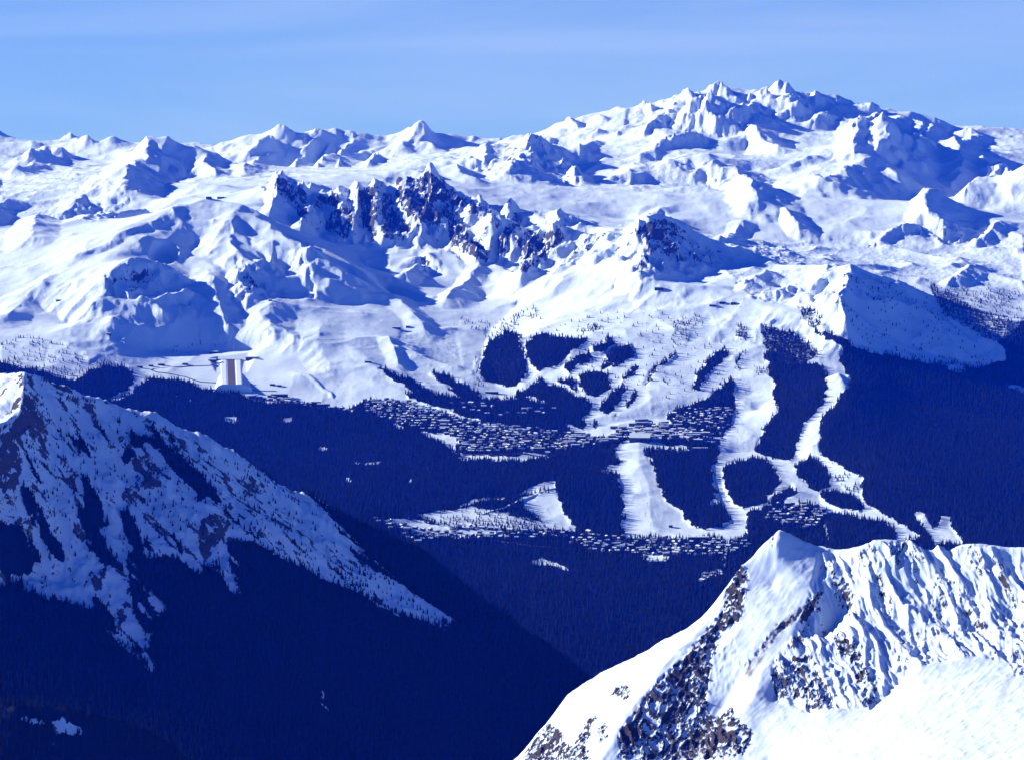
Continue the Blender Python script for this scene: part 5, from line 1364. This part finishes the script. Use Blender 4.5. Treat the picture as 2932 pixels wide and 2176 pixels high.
# ------------------------------------------------------------------ conifers
def conifer_mesh(seed, layers, sides=7):
    r_ = random.Random(seed); v, f, mi = [], [], []
    for k in range(5):                                    # trunk
        a_ = k * 2 * math.pi / 5; v.append((0.022 * math.cos(a_), 0.022 * math.sin(a_), -0.08))
    v.append((0, 0, 0.5))
    for k in range(5): f.append((k, (k + 1) % 5, 5)); mi.append(1)
    for L in range(layers):
        t0 = L / layers; zb = 0.10 + 0.80 * t0; zt = min(1.0, zb + 0.42 * (1 - 0.45 * t0)); rb = 0.20 * (1 - t0) ** 0.8 + 0.03
        if L == layers - 1: zt = 1.0
        b = len(v); ph = r_.random() * 6
        for k in range(sides):
            a_ = ph + k * 2 * math.pi / sides; rr = rb * r_.uniform(0.72, 1.2)
            v.append((rr * math.cos(a_), rr * math.sin(a_), zb + r_.uniform(-.03, .03)))
        v.append((r_.uniform(-.01, .01), r_.uniform(-.01, .01), zt))
        for k in range(sides): f.append((b + k, b + (k + 1) % sides, b + sides)); mi.append(0)
    me = bpy.data.meshes.new("conifer"); me.from_pydata(v, [], f)
    me.materials.append(M_NEEDLE); me.materials.append(M_BARK)
    me.polygons.foreach_set('material_index', np.array(mi, np.int32)); me.update()
    return me
TREE_MESH = [conifer_mesh(s_, n_) for s_, n_ in ((1, 4), (2, 4), (3, 3), (4, 5))]
def scatter(x0, x1, y0, y1, sp, fine, R, hgt, ymax=None, jitter=0.5):
    gx_, gy_ = np.meshgrid(np.arange(x0, x1, sp), np.arange(y0, y1, sp))
    gx_ = (gx_ + RNG.uniform(-jitter, jitter, gx_.shape) * sp).ravel(); gy_ = (gy_ + RNG.uniform(-jitter, jitter, gy_.shape) * sp).ravel()
    s_ = gx_ / gy_; m = (s_ > fine.s[1]) & (s_ < fine.s[-2]); gx_, gy_ = gx_[m], gy_[m]
    gz_ = fine.z(gx_, gy_); a_, b_ = project(gx_, gy_, gz_)
    wv = look(R, a_ + 9 * fbm(gx_, gy_, 90, 4, 41, .6), b_ + 7 * fbm(gx_, gy_, 90, 4, 43, .6))
    cl_ = fbm(gx_, gy_, 130, 3, 301)                        # clumps in the thin stands
    if fine is LEFT:
        wv = np.maximum(left_wood(a_, b_, STREAK.z(gx_, gy_)), 0.16 * (look(FOREST_L0, a_, b_) > 0.02))
    p = np.where(wv > 0.85, 1.0, np.clip(wv * (0.95 + 1.3 * cl_), 0, 1) * (wv > 0.03))
    keep = RNG.random(len(gx_)) < p
    gx_, gy_, gz_, wv, a_, b_ = (q[keep] for q in (gx_, gy_, gz_, wv, a_, b_))
    h_ = hgt(len(gx_)) * np.where(wv < 0.6, 0.72, 1.0)
    return np.stack([gx_, gy_, gz_, h_, wv, a_, b_], 1)
tA = scatter(-3400, 4600, 6200, 13400, 15.0, MAIN, FOREST, lambda n: RNG.uniform(13, 25, n))
tB = scatter(-1600, 1500, 3100, 6000, 9.0, LEFT, FOREST_L, lambda n: RNG.uniform(8, 17, n))
# no tree stands in a house or on the runway
def clear_of_houses(T):
    ok = np.ones(len(T), bool)
    for x, y, r in zip(HX, HY, HR):
        ok &= ~((np.abs(T[:, 0] - x) < r) & (np.abs(T[:, 1] - y) < r + 2))
    return T[ok]
mA = np.zeros(len(tA), bool)
box_ = (tA[:, 0] > HX.min() - 60) & (tA[:, 0] < HX.max() + 60) & (tA[:, 1] > HY.min() - 60) & (tA[:, 1] < HY.max() + 60)
tA = np.concatenate([tA[~box_], clear_of_houses(tA[box_])])
print("trees", len(tA), len(tB), time.time() - T0)

# the 300 that show best: lone trees and wood edges, seen from here
REGIONS = [
 ("conifer beside the long run below the upper village", "conifers along the long run below the upper village", MAIN, zF("1290,960 1660,960 1660,1170 1290,1170")),
 ("conifer on the slope left of the oval wood", "conifers on the open slope by the oval wood", MAIN, z5("380,640 1120,300 1460,300 1440,440 1100,860 420,880")),
 ("conifer in the thin rows between ski runs", "conifers of the thin rows between the ski runs", MAIN, z5("1440,380 2226,380 2500,700 2500,860 2226,1050 1540,1050 1440,700")),
 ("conifer right of the wide ski run", "conifers right of the wide ski run", MAIN, z6("700,330 1180,350 1260,700 1060,1000 1500,1560 700,1560")),
 ("conifer on the snow left of the airfield", "conifers scattered left of the airfield", MAIN, z4("0,560 1240,600 1240,940 0,1000")),
 ("conifer on the shaded left-hand mountain", "conifers on the shaded face of the left-hand mountain", LEFT, zF("0,800 900,1100 1000,1400 0,1400")),
]
def border(T, R):
    v = [look(R, T[:, 5] + dx, T[:, 6] + dy) for dx, dy in ((14, 0), (-14, 0), (0, 12), (0, -12))]
    return np.min(v, 0)
picked = []; used = {0: np.zeros(len(tA), bool), 1: np.zeros(len(tB), bool)}
quota = [60, 30, 70, 40, 20, 80]
for ri, (lab, grp, fn, P) in enumerate(REGIONS):
    w = 1 if fn is LEFT else 0; T = tB if w else tA
    idx = np.where(in_poly(T[:, 5], T[:, 6], P) & ~used[w] & (T[:, 5] > 0) & (T[:, 5] < 2932))[0]
    bd = border(T[idx], FOREST_L if w else FOREST); idx = idx[bd < 0.55]
    if not len(idx): continue
    idx = idx[np.argsort(-T[idx, 3] / T[idx, 1])][:2500]
    ok = seen(T[idx, 0], T[idx, 1], T[idx, 2] + T[idx, 3] * .5, [MAIN, LEFT, NEAR] if not w else [LEFT, NEAR]); idx = idx[ok]
    idx = idx[:quota[ri] * 5]; idx = RNG.permutation(idx)[:quota[ri]]
    used[w][idx] = True
    for i in idx: picked.append((T[i, 0], T[i, 1], T[i, 2], T[i, 3] * 1.12, lab, grp))
print("picked", len(picked))
USPAN = {}; VSP = {}
HREF = (np.median([q[3] for q in picked if "shaded" not in q[4]]), np.median([q[3] for q in picked if "shaded" in q[4]]))
for i, (x, y, z, h, lab, grp) in enumerate(picked):
    o = bpy.data.objects.new("conifer", TREE_MESH[i % 4]); sc.collection.objects.link(o)
    o.location = (x, y, z - .3); k = h; o.scale = (k * 1.05, k * 1.05, k); o.rotation_euler = (0, 0, random.random() * 6.28)
    u = float(project(x, y, z)[0]); us = [float(project(q[0], q[1], q[2])[0]) for q in picked if q[4] == lab] if lab not in USPAN else None
    if us: USPAN[lab] = (min(us), max(us))
    a0, b0 = USPAN[lab]; t = (u - a0) / max(b0 - a0, 1)
    hs = "tall" if h > (HREF[0] if 'shaded' not in lab else HREF[1]) else "short"
    v = float(project(x, y, z)[1])
    if lab not in VSP:
        vs = [float(project(q[0], q[1], q[2])[1]) for q in picked if q[4] == lab]; VSP[lab] = (min(vs), max(vs))
    c0, c1 = VSP[lab]
    tag(o, "%s %s, %s" % (hs, lab.replace('lone ', '').replace('dark conifer', 'conifer'), ["left end", "left half", "middle", "right half", "right end"][min(4, int(t * 5))] + [" high up", "", " low down"][min(2, int(3 * (v - c0) / max(c1 - c0, 1)))]), "conifer", grp)
def tree_mass(name, T, label):
    """all the other trees: points of one object, each point carrying one conifer (one object, nobody could count them)"""
    me = bpy.data.meshes.new(name); n = len(T)
    me.vertices.add(n); co = np.ascontiguousarray(T[:, :3], np.float32); me.vertices.foreach_set('co', co.ravel())
    a_ = me.attributes.new('size', 'FLOAT', 'POINT'); a_.data.foreach_set('value', T[:, 3].astype(np.float32))
    me.update()
    o = bpy.data.objects.new(name, me); sc.collection.objects.link(o); tag(o, label, None, None, 'stuff')
    g = bpy.data.node_groups.new("wood_of_conifers", 'GeometryNodeTree')
    g.interface.new_socket('Geometry', in_out='INPUT', socket_type='NodeSocketGeometry')
    g.interface.new_socket('Geometry', in_out='OUTPUT', socket_type='NodeSocketGeometry')
    gi = g.nodes.new('NodeGroupInput'); go = g.nodes.new('NodeGroupOutput')
    m2p = g.nodes.new('GeometryNodeMeshToPoints')
    ins = g.nodes.new('GeometryNodeInstanceOnPoints')
    na = g.nodes.new('GeometryNodeInputNamedAttribute'); na.data_type = 'FLOAT'; na.inputs['Name'].default_value = 'size'
    rv_ = g.nodes.new('FunctionNodeRandomValue'); rv_.data_type = 'FLOAT_VECTOR'
    rv_.inputs[0].default_value = (-0.04, -0.04, 0); rv_.inputs[1].default_value = (0.04, 0.04, 6.28)
    cone_j = g.nodes.new('GeometryNodeJoinGeometry')
    # the conifer is grown from four tapering whorls on a trunk
    parts = []
    for zb, hh, rr in ((0.06, 0.46, 0.20), (0.28, 0.40, 0.155), (0.50, 0.34, 0.115), (0.68, 0.32, 0.07)):
        c = g.nodes.new('GeometryNodeMeshCone'); c.fill_type = 'NONE'
        c.inputs['Vertices'].default_value = 6; c.inputs['Radius Top'].default_value = 0.0; c.inputs['Radius Bottom'].default_value = rr; c.inputs['Depth'].default_value = hh
        tr = g.nodes.new('GeometryNodeTransform'); tr.inputs['Translation'].default_value = (0, 0, zb); tr.inputs['Rotation'].default_value = (0.05, -0.04, zb * 5)
        g.links.new(c.outputs['Mesh'], tr.inputs['Geometry']); g.links.new(tr.outputs[0], cone_j.inputs[0])
    sm = g.nodes.new('GeometryNodeSetMaterial'); sm.inputs['Material'].default_value = M_NEEDLE
    g.links.new(cone_j.outputs[0], sm.inputs['Geometry'])
    g.links.new(gi.outputs[0], m2p.inputs['Mesh']); g.links.new(m2p.outputs[0], ins.inputs['Points'])
    g.links.new(sm.outputs[0], ins.inputs['Instance'])
    g.links.new(na.outputs['Attribute'], ins.inputs['Scale']); g.links.new(rv_.outputs[0], ins.inputs['Rotation'])
    g.links.new(ins.outputs[0], go.inputs[0])
    md = o.modifiers.new('wood', 'NODES'); md.node_group = g
    me.materials.append(M_NEEDLE)
    return o
tree_mass("valley_forest", tA[~used[0]], "dense dark conifer forest of the valley sides and village slopes")
tree_mass("shaded_mountain_forest", tB[~used[1]], "dark conifer forest on the shaded left-hand mountain")
print("woods", time.time() - T0)
# ------------------------------------------------------------------ mountain airfield
def ribbon(name, pxs, width, mat, lift=0.6, kind='structure', label=None, sub=6):
    """a road or strip laid on the ground along points of the photograph"""
    P = [hit(x, y, MAIN, 7500, 15000) for x, y in pxs]; P = [p for p in P if p]
    Q = []
    for a_, b_ in zip(P[:-1], P[1:]):
        n = max(2, int(math.hypot(b_[0] - a_[0], b_[1] - a_[1]) / sub))
        for k in range(n): Q.append((a_[0] + (b_[0] - a_[0]) * k / n, a_[1] + (b_[1] - a_[1]) * k / n))
    Q.append(P[-1][:2]); Q = np.array(Q); D = np.gradient(Q, axis=0); D /= np.maximum(np.hypot(D[:, 0], D[:, 1])[:, None], 1e-6)
    Nn = np.stack([-D[:, 1], D[:, 0]], 1) * width / 2
    V, F = [], []
    for q, n in zip(Q, Nn):
        zz = max(float(MAIN.z(q[0] + n[0] * t, q[1] + n[1] * t)) for t in (-1, 0, 1)) + lift
        V += [(q[0] + n[0], q[1] + n[1], zz), (q[0] - n[0], q[1] - n[1], zz), (q[0] - n[0] * 1.3, q[1] - n[1] * 1.3, zz - 4), (q[0] + n[0] * 1.3, q[1] + n[1] * 1.3, zz - 4)]
    for k in range(len(Q) - 1):
        b = 4 * k
        F += [(b, b + 1, b + 5, b + 4), (b + 1, b + 2, b + 6, b + 5), (b + 3, b, b + 4, b + 7)]
    return tag(mesh_obj(name, V, F, mat), label, None, None, kind)
A0, A1 = RW0, RW1
def section(name, xs, mat, kind, steps=14, z_off=None):
    """long body between the two ends of the runway; xs = (sideways offset m, height offset m)"""
    V, F = [], []
    n = len(xs)
    for k in range(steps + 1):
        t = k / steps; c = A0 * (1 - t) + A1 * t
        c[2] -= 5 * math.sin(math.pi * t)                    # the strip sags in the middle
        for ox, oz in xs:
            V.append((c[0] + ox, c[1], c[2] + oz))
    for k in range(steps):
        for j in range(n - 1): F.append((k * n + j, k * n + j + 1, (k + 1) * n + j + 1, (k + 1) * n + j))
    F.append(tuple(steps * n + j for j in range(n))); F.append(tuple(n - 1 - j for j in range(n)))
    o = mesh_obj(name, V, F, mat); o['kind'] = kind; return o
section("runway_embankment", [(-90, -40), (-62, -7), (-47, -1.2), (-44, 0.9), (-24, 1.1), (-19, -0.3), (19, -0.3), (24, 1.2), (42, 1.5), (47, 0.2), (82, -14), (96, -40)], M_BANK, 'structure')
section("runway", [(-17.5, -0.6), (-17.4, -0.15), (17.4, -0.15), (17.5, -0.6)], M_ASPH, 'structure')
ribbon("apron", [(622, 1031), (690, 1031), (752, 1030)], 13, M_ASPH, 0.8)
ribbon("access_road", [(636, 1044), (600, 1047), (540, 1049), (480, 1052), (440, 1056), (433, 1060), (450, 1066), (500, 1073), (530, 1079), (556, 1088), (575, 1094), (634, 1097)], 9, M_ASPH, 0.8)
ribbon("access_road", [(702, 1118), (735, 1118), (790, 1120)], 8, M_ASPH, 0.8)
ribbon("village_road", [(1330, 1302), (1420, 1300), (1520, 1302), (1600, 1304)], 11, M_EARTH, 1.0)
ribbon("village_road", [(1650, 1268), (1740, 1258), (1800, 1248)], 12, M_EARTH, 1.0)
ribbon("valley_road", [(1380, 1542), (1450, 1552), (1520, 1562), (1600, 1568)], 9, M_EARTH, 1.0)
ribbon("cat_track", [(1380, 1472), (1440, 1455), (1500, 1428), (1590, 1396)], 9, M_BANK, 1.2)

# ------------------------------------------------------------------ larger buildings, each with walls, roof and window rows
def building(name, px, py, w, d, h, label, cat, roof='gable', wall=None, pitch=0.3, rot=0.0, sink=8, fine=None):
    p = hit(px, py, fine or MAIN, 7500, 29000)
    if not p: print("no ground", label); return
    wall = wall or M_WALL
    if py < 1000: w, d, h = w * .68, d * .8, h * .72
    o = bpy.data.objects.new(name, None); sc.collection.objects.link(o); o.location = (p[0], p[1], p[2] + 0.2); o.rotation_euler = (0, 0, rot)
    tag(o, label, cat)
    v, f, mi = [], [], []
    box(v, f, mi, -w/2, w/2, -d/2, d/2, -sink, h, 0)
    if roof == 'gable':
        b = len(v); g = h + pitch * d / 2; v += [(-w/2, -d/2, h), (-w/2, d/2, h), (-w/2, 0, g), (w/2, -d/2, h), (w/2, d/2, h), (w/2, 0, g)]
        f += [(b + 1, b, b + 2), (b + 3, b + 4, b + 5)]; mi += [0, 0]
    mesh_obj("walls", v, f, [wall], None, o)
    rv, rf, _m = [], [], []
    e_ = 1.2
    if roof == 'flat':
        box(rv, rf, _m, -w/2 - .5, w/2 + .5, -d/2 - .5, d/2 + .5, h + .01, h + 0.9, 0)
    elif roof == 'mono':
        rv += [(-w/2 - e_, -d/2 - e_, h), (w/2 + e_, -d/2 - e_, h), (w/2 + e_, d/2 + e_, h + pitch * d), (-w/2 - e_, d/2 + e_, h + pitch * d)]
        rv += [(a_, b_, c_ + 1) for a_, b_, c_ in rv[:4]]
        rf += [(4, 5, 6, 7), (0, 1, 5, 4), (1, 2, 6, 5), (2, 3, 7, 6), (3, 0, 4, 7), (3, 2, 1, 0)]
    elif roof == 'hip':
        rv += [(-w/2 - e_, -d/2 - e_, h), (w/2 + e_, -d/2 - e_, h), (w/2 + e_, d/2 + e_, h), (-w/2 - e_, d/2 + e_, h), (0, 0, h + pitch * d)]
        rf += [(0, 1, 4), (1, 2, 4), (2, 3, 4), (3, 0, 4), (3, 2, 1, 0)]
    else:
        ow, od = w/2 + e_, d/2 + e_; g = h + pitch * d / 2; zE = h - pitch * e_
        for zz in (0, .9): rv += [(-ow, -od, zE + zz), (ow, -od, zE + zz), (ow, 0, g + zz), (-ow, 0, g + zz), (ow, od, zE + zz), (-ow, od, zE + zz)]
        rf += [(6, 7, 8, 9), (9, 8, 10, 11), (1, 0, 3, 2), (2, 3, 5, 4), (0, 1, 7, 6), (4, 5, 11, 10), (1, 2, 8, 7), (2, 4, 10, 8), (3, 0, 6, 9), (5, 3, 9, 11)]
    mesh_obj("roof", rv, rf, M_SNOW, None, o)
    nfl = max(1, int(h // 3.2))
    for k in range(nfl):
        wv, wf, wm = [], [], []
        z0 = 1.1 + k * 3.1; n = max(2, int(w / 4.5))
        for j in range(n):
            x = -w/2 + (j + .5) * w / n
            box(wv, wf, wm, x - 1.1, x + 1.1, -d/2 - .12, -d/2 + .2, z0, z0 + 1.5, 0)
        mesh_obj("window_row", wv, wf, M_GLASS, None, o)['kind'] = 'stuff'
    return o
B = building
B("hangar", 608, 1035, 34, 22, 9, "snow-roofed hangar at the top left of the runway", "hangar", 'gable')
B("airfield_restaurant", 722, 1028, 60, 16, 8, "long dark restaurant at the top right of the runway", "restaurant", 'gable', M_WOOD)
B("airfield_lodge", 612, 1012, 40, 14, 8, "dark lodge on the bank above the runway", "lodge", 'gable', M_WOOD)
B("chalet", 400, 1052, 26, 12, 7, "long chalet left of the airfield road hairpin", "chalet", 'gable', M_WOOD)
B("chalet", 432, 1049, 20, 12, 7, "dark chalet right above the airfield road hairpin", "chalet", 'gable', M_WOOD)
B("chalet", 462, 1046, 30, 12, 7, "long dark chalet along the airfield road", "chalet", 'gable', M_WOOD)
B("chalet", 530, 1044, 24, 11, 6, "snow-roofed chalet halfway along the airfield road", "chalet", 'gable', M_WOOD)
B("ski_hut", 780, 1103, 22, 12, 6, "first hut right of the runway foot", "hut", 'gable', M_WOOD)
B("ski_hut", 800, 1106, 18, 11, 6, "second hut right of the runway foot", "hut", 'gable', M_WOOD)
B("ski_hut", 712, 1101, 30, 9, 5, "low hut beside the foot of the runway bank", "hut", 'flat', M_WOOD)
B("apartment_building", 800, 1137, 74, 18, 14, "long dark building at the wood edge right of the airfield", "apartment building", 'gable', M_WOOD)
B("apartment_building", 822, 1148, 44, 16, 13, "brown square block below the long dark building", "apartment building", 'flat', M_WALL)
B("apartment_building", 906, 1163, 40, 18, 20, "tall dark block at the edge of the snow bowl", "apartment building", 'flat', M_WOOD)
B("mountain_restaurant", 1135, 941, 62, 18, 8, "long low restaurant in the snow bowl beneath the crags", "restaurant", 'gable', M_WOOD, rot=0.05)
B("mountain_restaurant", 1168, 938, 30, 16, 9, "restaurant annexe at the right end of the long one", "restaurant", 'gable', M_WOOD)
B("ski_hut", 1054, 1038, 30, 12, 6, "small hut on the slope above the wood strip", "hut", 'gable', M_WOOD)
B("ski_hut", 166, 862, 26, 12, 7, "lone hut on the bright slope far left", "hut", 'gable', M_WOOD)
B("ski_hut", 311, 958, 30, 14, 7, "hut below the shadowed bowl", "hut", 'gable', M_WOOD)
B("lift_station", 774, 862, 24, 16, 9, "left one of two lift stations on the round hill", "lift station", 'gable', M_WOOD)
B("lift_station", 812, 856, 30, 16, 9, "right one of two lift stations on the round hill", "lift station", 'gable', M_WOOD)
B("lift_station", 1887, 828, 64, 20, 10, "long lift station below the dark pyramid peak", "lift station", 'gable', M_STEEL)
B("lift_station", 2066, 868, 34, 30, 9, "left pyramid-roofed station at the top of the ski fan", "lift station", 'hip', M_WOOD, pitch=0.3)
B("lift_station", 2099, 870, 34, 30, 9, "right pyramid-roofed station at the top of the ski fan", "lift station", 'hip', M_WOOD, pitch=0.3)
B("mountain_restaurant", 2040, 876, 44, 14, 7, "long hut left of the twin pyramid-roofed stations", "restaurant", 'gable', M_WOOD)
B("summit_station", 598, 570, 44, 22, 14, "summit lift station left on the rounded top", "lift station", 'flat', M_STEEL)
B("summit_station", 632, 569, 60, 22, 11, "summit restaurant right on the rounded top", "restaurant", 'flat', M_STEEL)
B("mountain_restaurant", 1408, 1126, 60, 20, 8, "broad lodge in the clearing under the oval wood", "lodge", 'gable', M_WOOD)
B("cable_car_station", 1832, 1262, 84, 44, 15, "big hall with a wide white roof at the head of the long run", "cable car station", 'mono', M_STEEL, pitch=0.34, rot=-0.12)
B("apartment_building", 1840, 1218, 78, 16, 12, "long apartment row with ridged roof above the white-roofed hall", "apartment building", 'gable', M_WALL)
B("apartment_building", 1770, 1228, 66, 16, 12, "long apartment row left of the white-roofed hall", "apartment building", 'gable', M_WALL)
B("apartment_building", 1905, 1222, 46, 16, 14, "flat grey block at the edge of the ski fan", "apartment building", 'flat', M_STEEL)
B("apartment_building", 1985, 1254, 58, 20, 16, "large pinkish block at the right end of the upper village", "apartment building", 'flat', M_TAN)
B("apartment_building", 2005, 1290, 60, 16, 12, "block of evenly spaced windows above the wood", "apartment building", 'flat', M_WALL)
B("apartment_building", 1544, 1296, 46, 16, 20, "brown tower block over the bare earth bank", "apartment building", 'flat', M_WOOD)
B("apartment_building", 1620, 1275, 30, 14, 14, "pinkish block standing out left of the village core", "apartment building", 'flat', M_TAN)
B("apartment_building", 1272, 1213, 44, 16, 14, "red-brown hotel under the thin snow strip", "apartment building", 'gable', M_TAN)
B("apartment_building", 1165, 1523, 26, 14, 16, "pinkish tower in the left of the lower village", "apartment building", 'flat', M_TAN)
B("hall", 2000, 1548, 74, 22, 15, "long dark hall at the edge of the ski run-out", "hall", 'flat', M_WOOD)
B("sports_hall", 1885, 1611, 60, 16, 7, "white flat-roofed hall below the lower village", "hall", 'flat', M_WALL)
B("chalet", 1920, 1508, 14, 10, 7, "single chalet out on the wide ski run-out", "chalet", 'gable', M_WOOD)

# ------------------------------------------------------------------ ski lifts
def pylon_mesh():
    v, f, mi = [], [], []
    for k in range(6):
        a_ = k * math.pi / 3; v += [(0.55 * math.cos(a_), 0.55 * math.sin(a_), -2), (0.35 * math.cos(a_), 0.35 * math.sin(a_), 12)]
    for k in range(6): f.append((2 * k, 2 * ((k + 1) % 6), 2 * ((k + 1) % 6) + 1, 2 * k + 1)); mi.append(0)
    box(v, f, mi, -3.2, 3.2, -0.3, 0.3, 11.4, 12.1, 0)
    for s_ in (-1, 1): box(v, f, mi, s_ * 3 - .25, s_ * 3 + .25, -1.6, 1.6, 11.0, 11.5, 0)
    me = bpy.data.meshes.new("lift_pylon"); me.from_pydata(v, [], f); me.materials.append(M_STEEL); me.update(); return me
def chair_mesh():
    v, f, mi = [], [], []
    box(v, f, mi, -.08, .08, -.08, .08, -3.0, 0, 0); box(v, f, mi, -1.5, 1.5, -.5, .4, -3.3, -3.0, 0); box(v, f, mi, -1.5, 1.5, .3, .5, -3.0, -2.1, 0)
    me = bpy.data.meshes.new("lift_chair"); me.from_pydata(v, [], f); me.materials.append(M_STEEL); me.update(); return me
PY, CH = pylon_mesh(), chair_mesh()
LIFTS = [
 ([(2109, 880), (2110, 1080), (2112, 1290)], 17, "down the middle of the wide ski run", 20),
 ([(1992, 985), (1954, 1054), (1931, 1110), (1848, 1196)], 12, "slanting down the ski fan to the village", 12),
 ([(1852, 843), (1836, 956), (1800, 1080)], 9, "on the smooth slope below the long lift station", 0),
 ([(792, 860), (840, 934), (880, 992), (925, 1055), (985, 1131)], 13, "on the round hill right of the airfield", 10),
 ([(1310, 900), (1280, 1000), (1330, 1090)], 7, "in the bowl left of the oval wood", 0),
 ([(1240, 925), (1300, 1010), (1345, 1095)], 8, "in the bowl under the crags", 0),
 ([(1890, 1330), (1862, 1400), (1848, 1480), (1880, 1530)], 8, "beside the long run below the upper village", 8),
 ([(598, 575), (480, 615), (340, 680), (250, 720)], 7, "along the crest of the great left spur", 0),
 ([(150, 870), (180, 960), (200, 1020)], 6, "on the bright slope far left", 0),
 ([(1470, 880), (1560, 800), (1640, 720)], 6, "climbing the bright wall left of the dark pyramid", 0),
]
for path, n, where, nch in LIFTS:
    P = np.array(path, float); L = np.concatenate([[0], np.cumsum(np.hypot(*np.diff(P, axis=0).T))]); L /= L[-1]
    pos = []
    for k in range(n):
        t = k / (n - 1); q = hit(np.interp(t, L, P[:, 0]), np.interp(t, L, P[:, 1]), MAIN, 7500, 15500)
        if q: pos.append(q)
    pos.sort(key=lambda q: q[1])
    for k, q in enumerate(pos):
        o = bpy.data.objects.new("lift_pylon", PY); sc.collection.objects.link(o); o.location = q
        j = min(k, len(pos) - 2); a_ = math.atan2(pos[j + 1][1] - pos[j][1], pos[j + 1][0] - pos[j][0]); o.rotation_euler = (0, 0, a_ - math.pi / 2)
        side = ["lowest part", "lower part", "middle", "upper part", "top part"][min(4, int(5 * k / len(pos)))]
        tag(o, "steel lift pylon %s, %s" % (where, side), "pylon", "lift pylons " + where)
    V, F = [], []
    for side in (-3, 3):
        b0 = len(V)
        for k, q in enumerate(pos):
            for m_ in range(4 if k < len(pos) - 1 else 1):
                t = m_ / 4; q2 = pos[min(k + 1, len(pos) - 1)]
                j = min(k, len(pos) - 2); a_ = math.atan2(pos[j + 1][1] - pos[j][1], pos[j + 1][0] - pos[j][0]) - math.pi / 2
                c = [q[i] + (q2[i] - q[i]) * t for i in range(3)]; zz = c[2] + 11.6 - 3.5 * math.sin(math.pi * t)
                cx_, cy_ = c[0] + side * math.cos(a_), c[1] + side * math.sin(a_)
                V += [(cx_ - .06, cy_, zz), (cx_ + .06, cy_, zz), (cx_, cy_, zz + .12)]
        n_ = (len(V) - b0) // 3
        for k in range(n_ - 1):
            for i in range(3): F.append((b0 + 3 * k + i, b0 + 3 * k + (i + 1) % 3, b0 + 3 * k + 3 + (i + 1) % 3, b0 + 3 * k + 3 + i))
    tag(mesh_obj("lift_cable", V, F, M_STEEL), "pair of lift cables " + where, "lift cable")
    for k in range(nch):
        t = (k + .5) / nch * (len(pos) - 1); j = min(int(t), len(pos) - 2); u = t - j
        c = [pos[j][i] + (pos[j + 1][i] - pos[j][i]) * u for i in range(3)]; a_ = math.atan2(pos[j + 1][1] - pos[j][1], pos[j + 1][0] - pos[j][0]) - math.pi / 2
        s_ = -3 if k % 2 else 3
        o = bpy.data.objects.new("lift_chair", CH); sc.collection.objects.link(o)
        o.location = (c[0] + s_ * math.cos(a_), c[1] + s_ * math.sin(a_), c[2] + 11.5 - 3.5 * math.sin(math.pi * u)); o.rotation_euler = (0, 0, a_)
        tag(o, "empty lift chair hanging %s, %s" % (where, ["lowest part", "lower part", "middle", "upper part", "top part"][min(4, int(5 * t / len(pos)))]), "lift chair", "lift chairs " + where)
print("done", time.time() - T0)
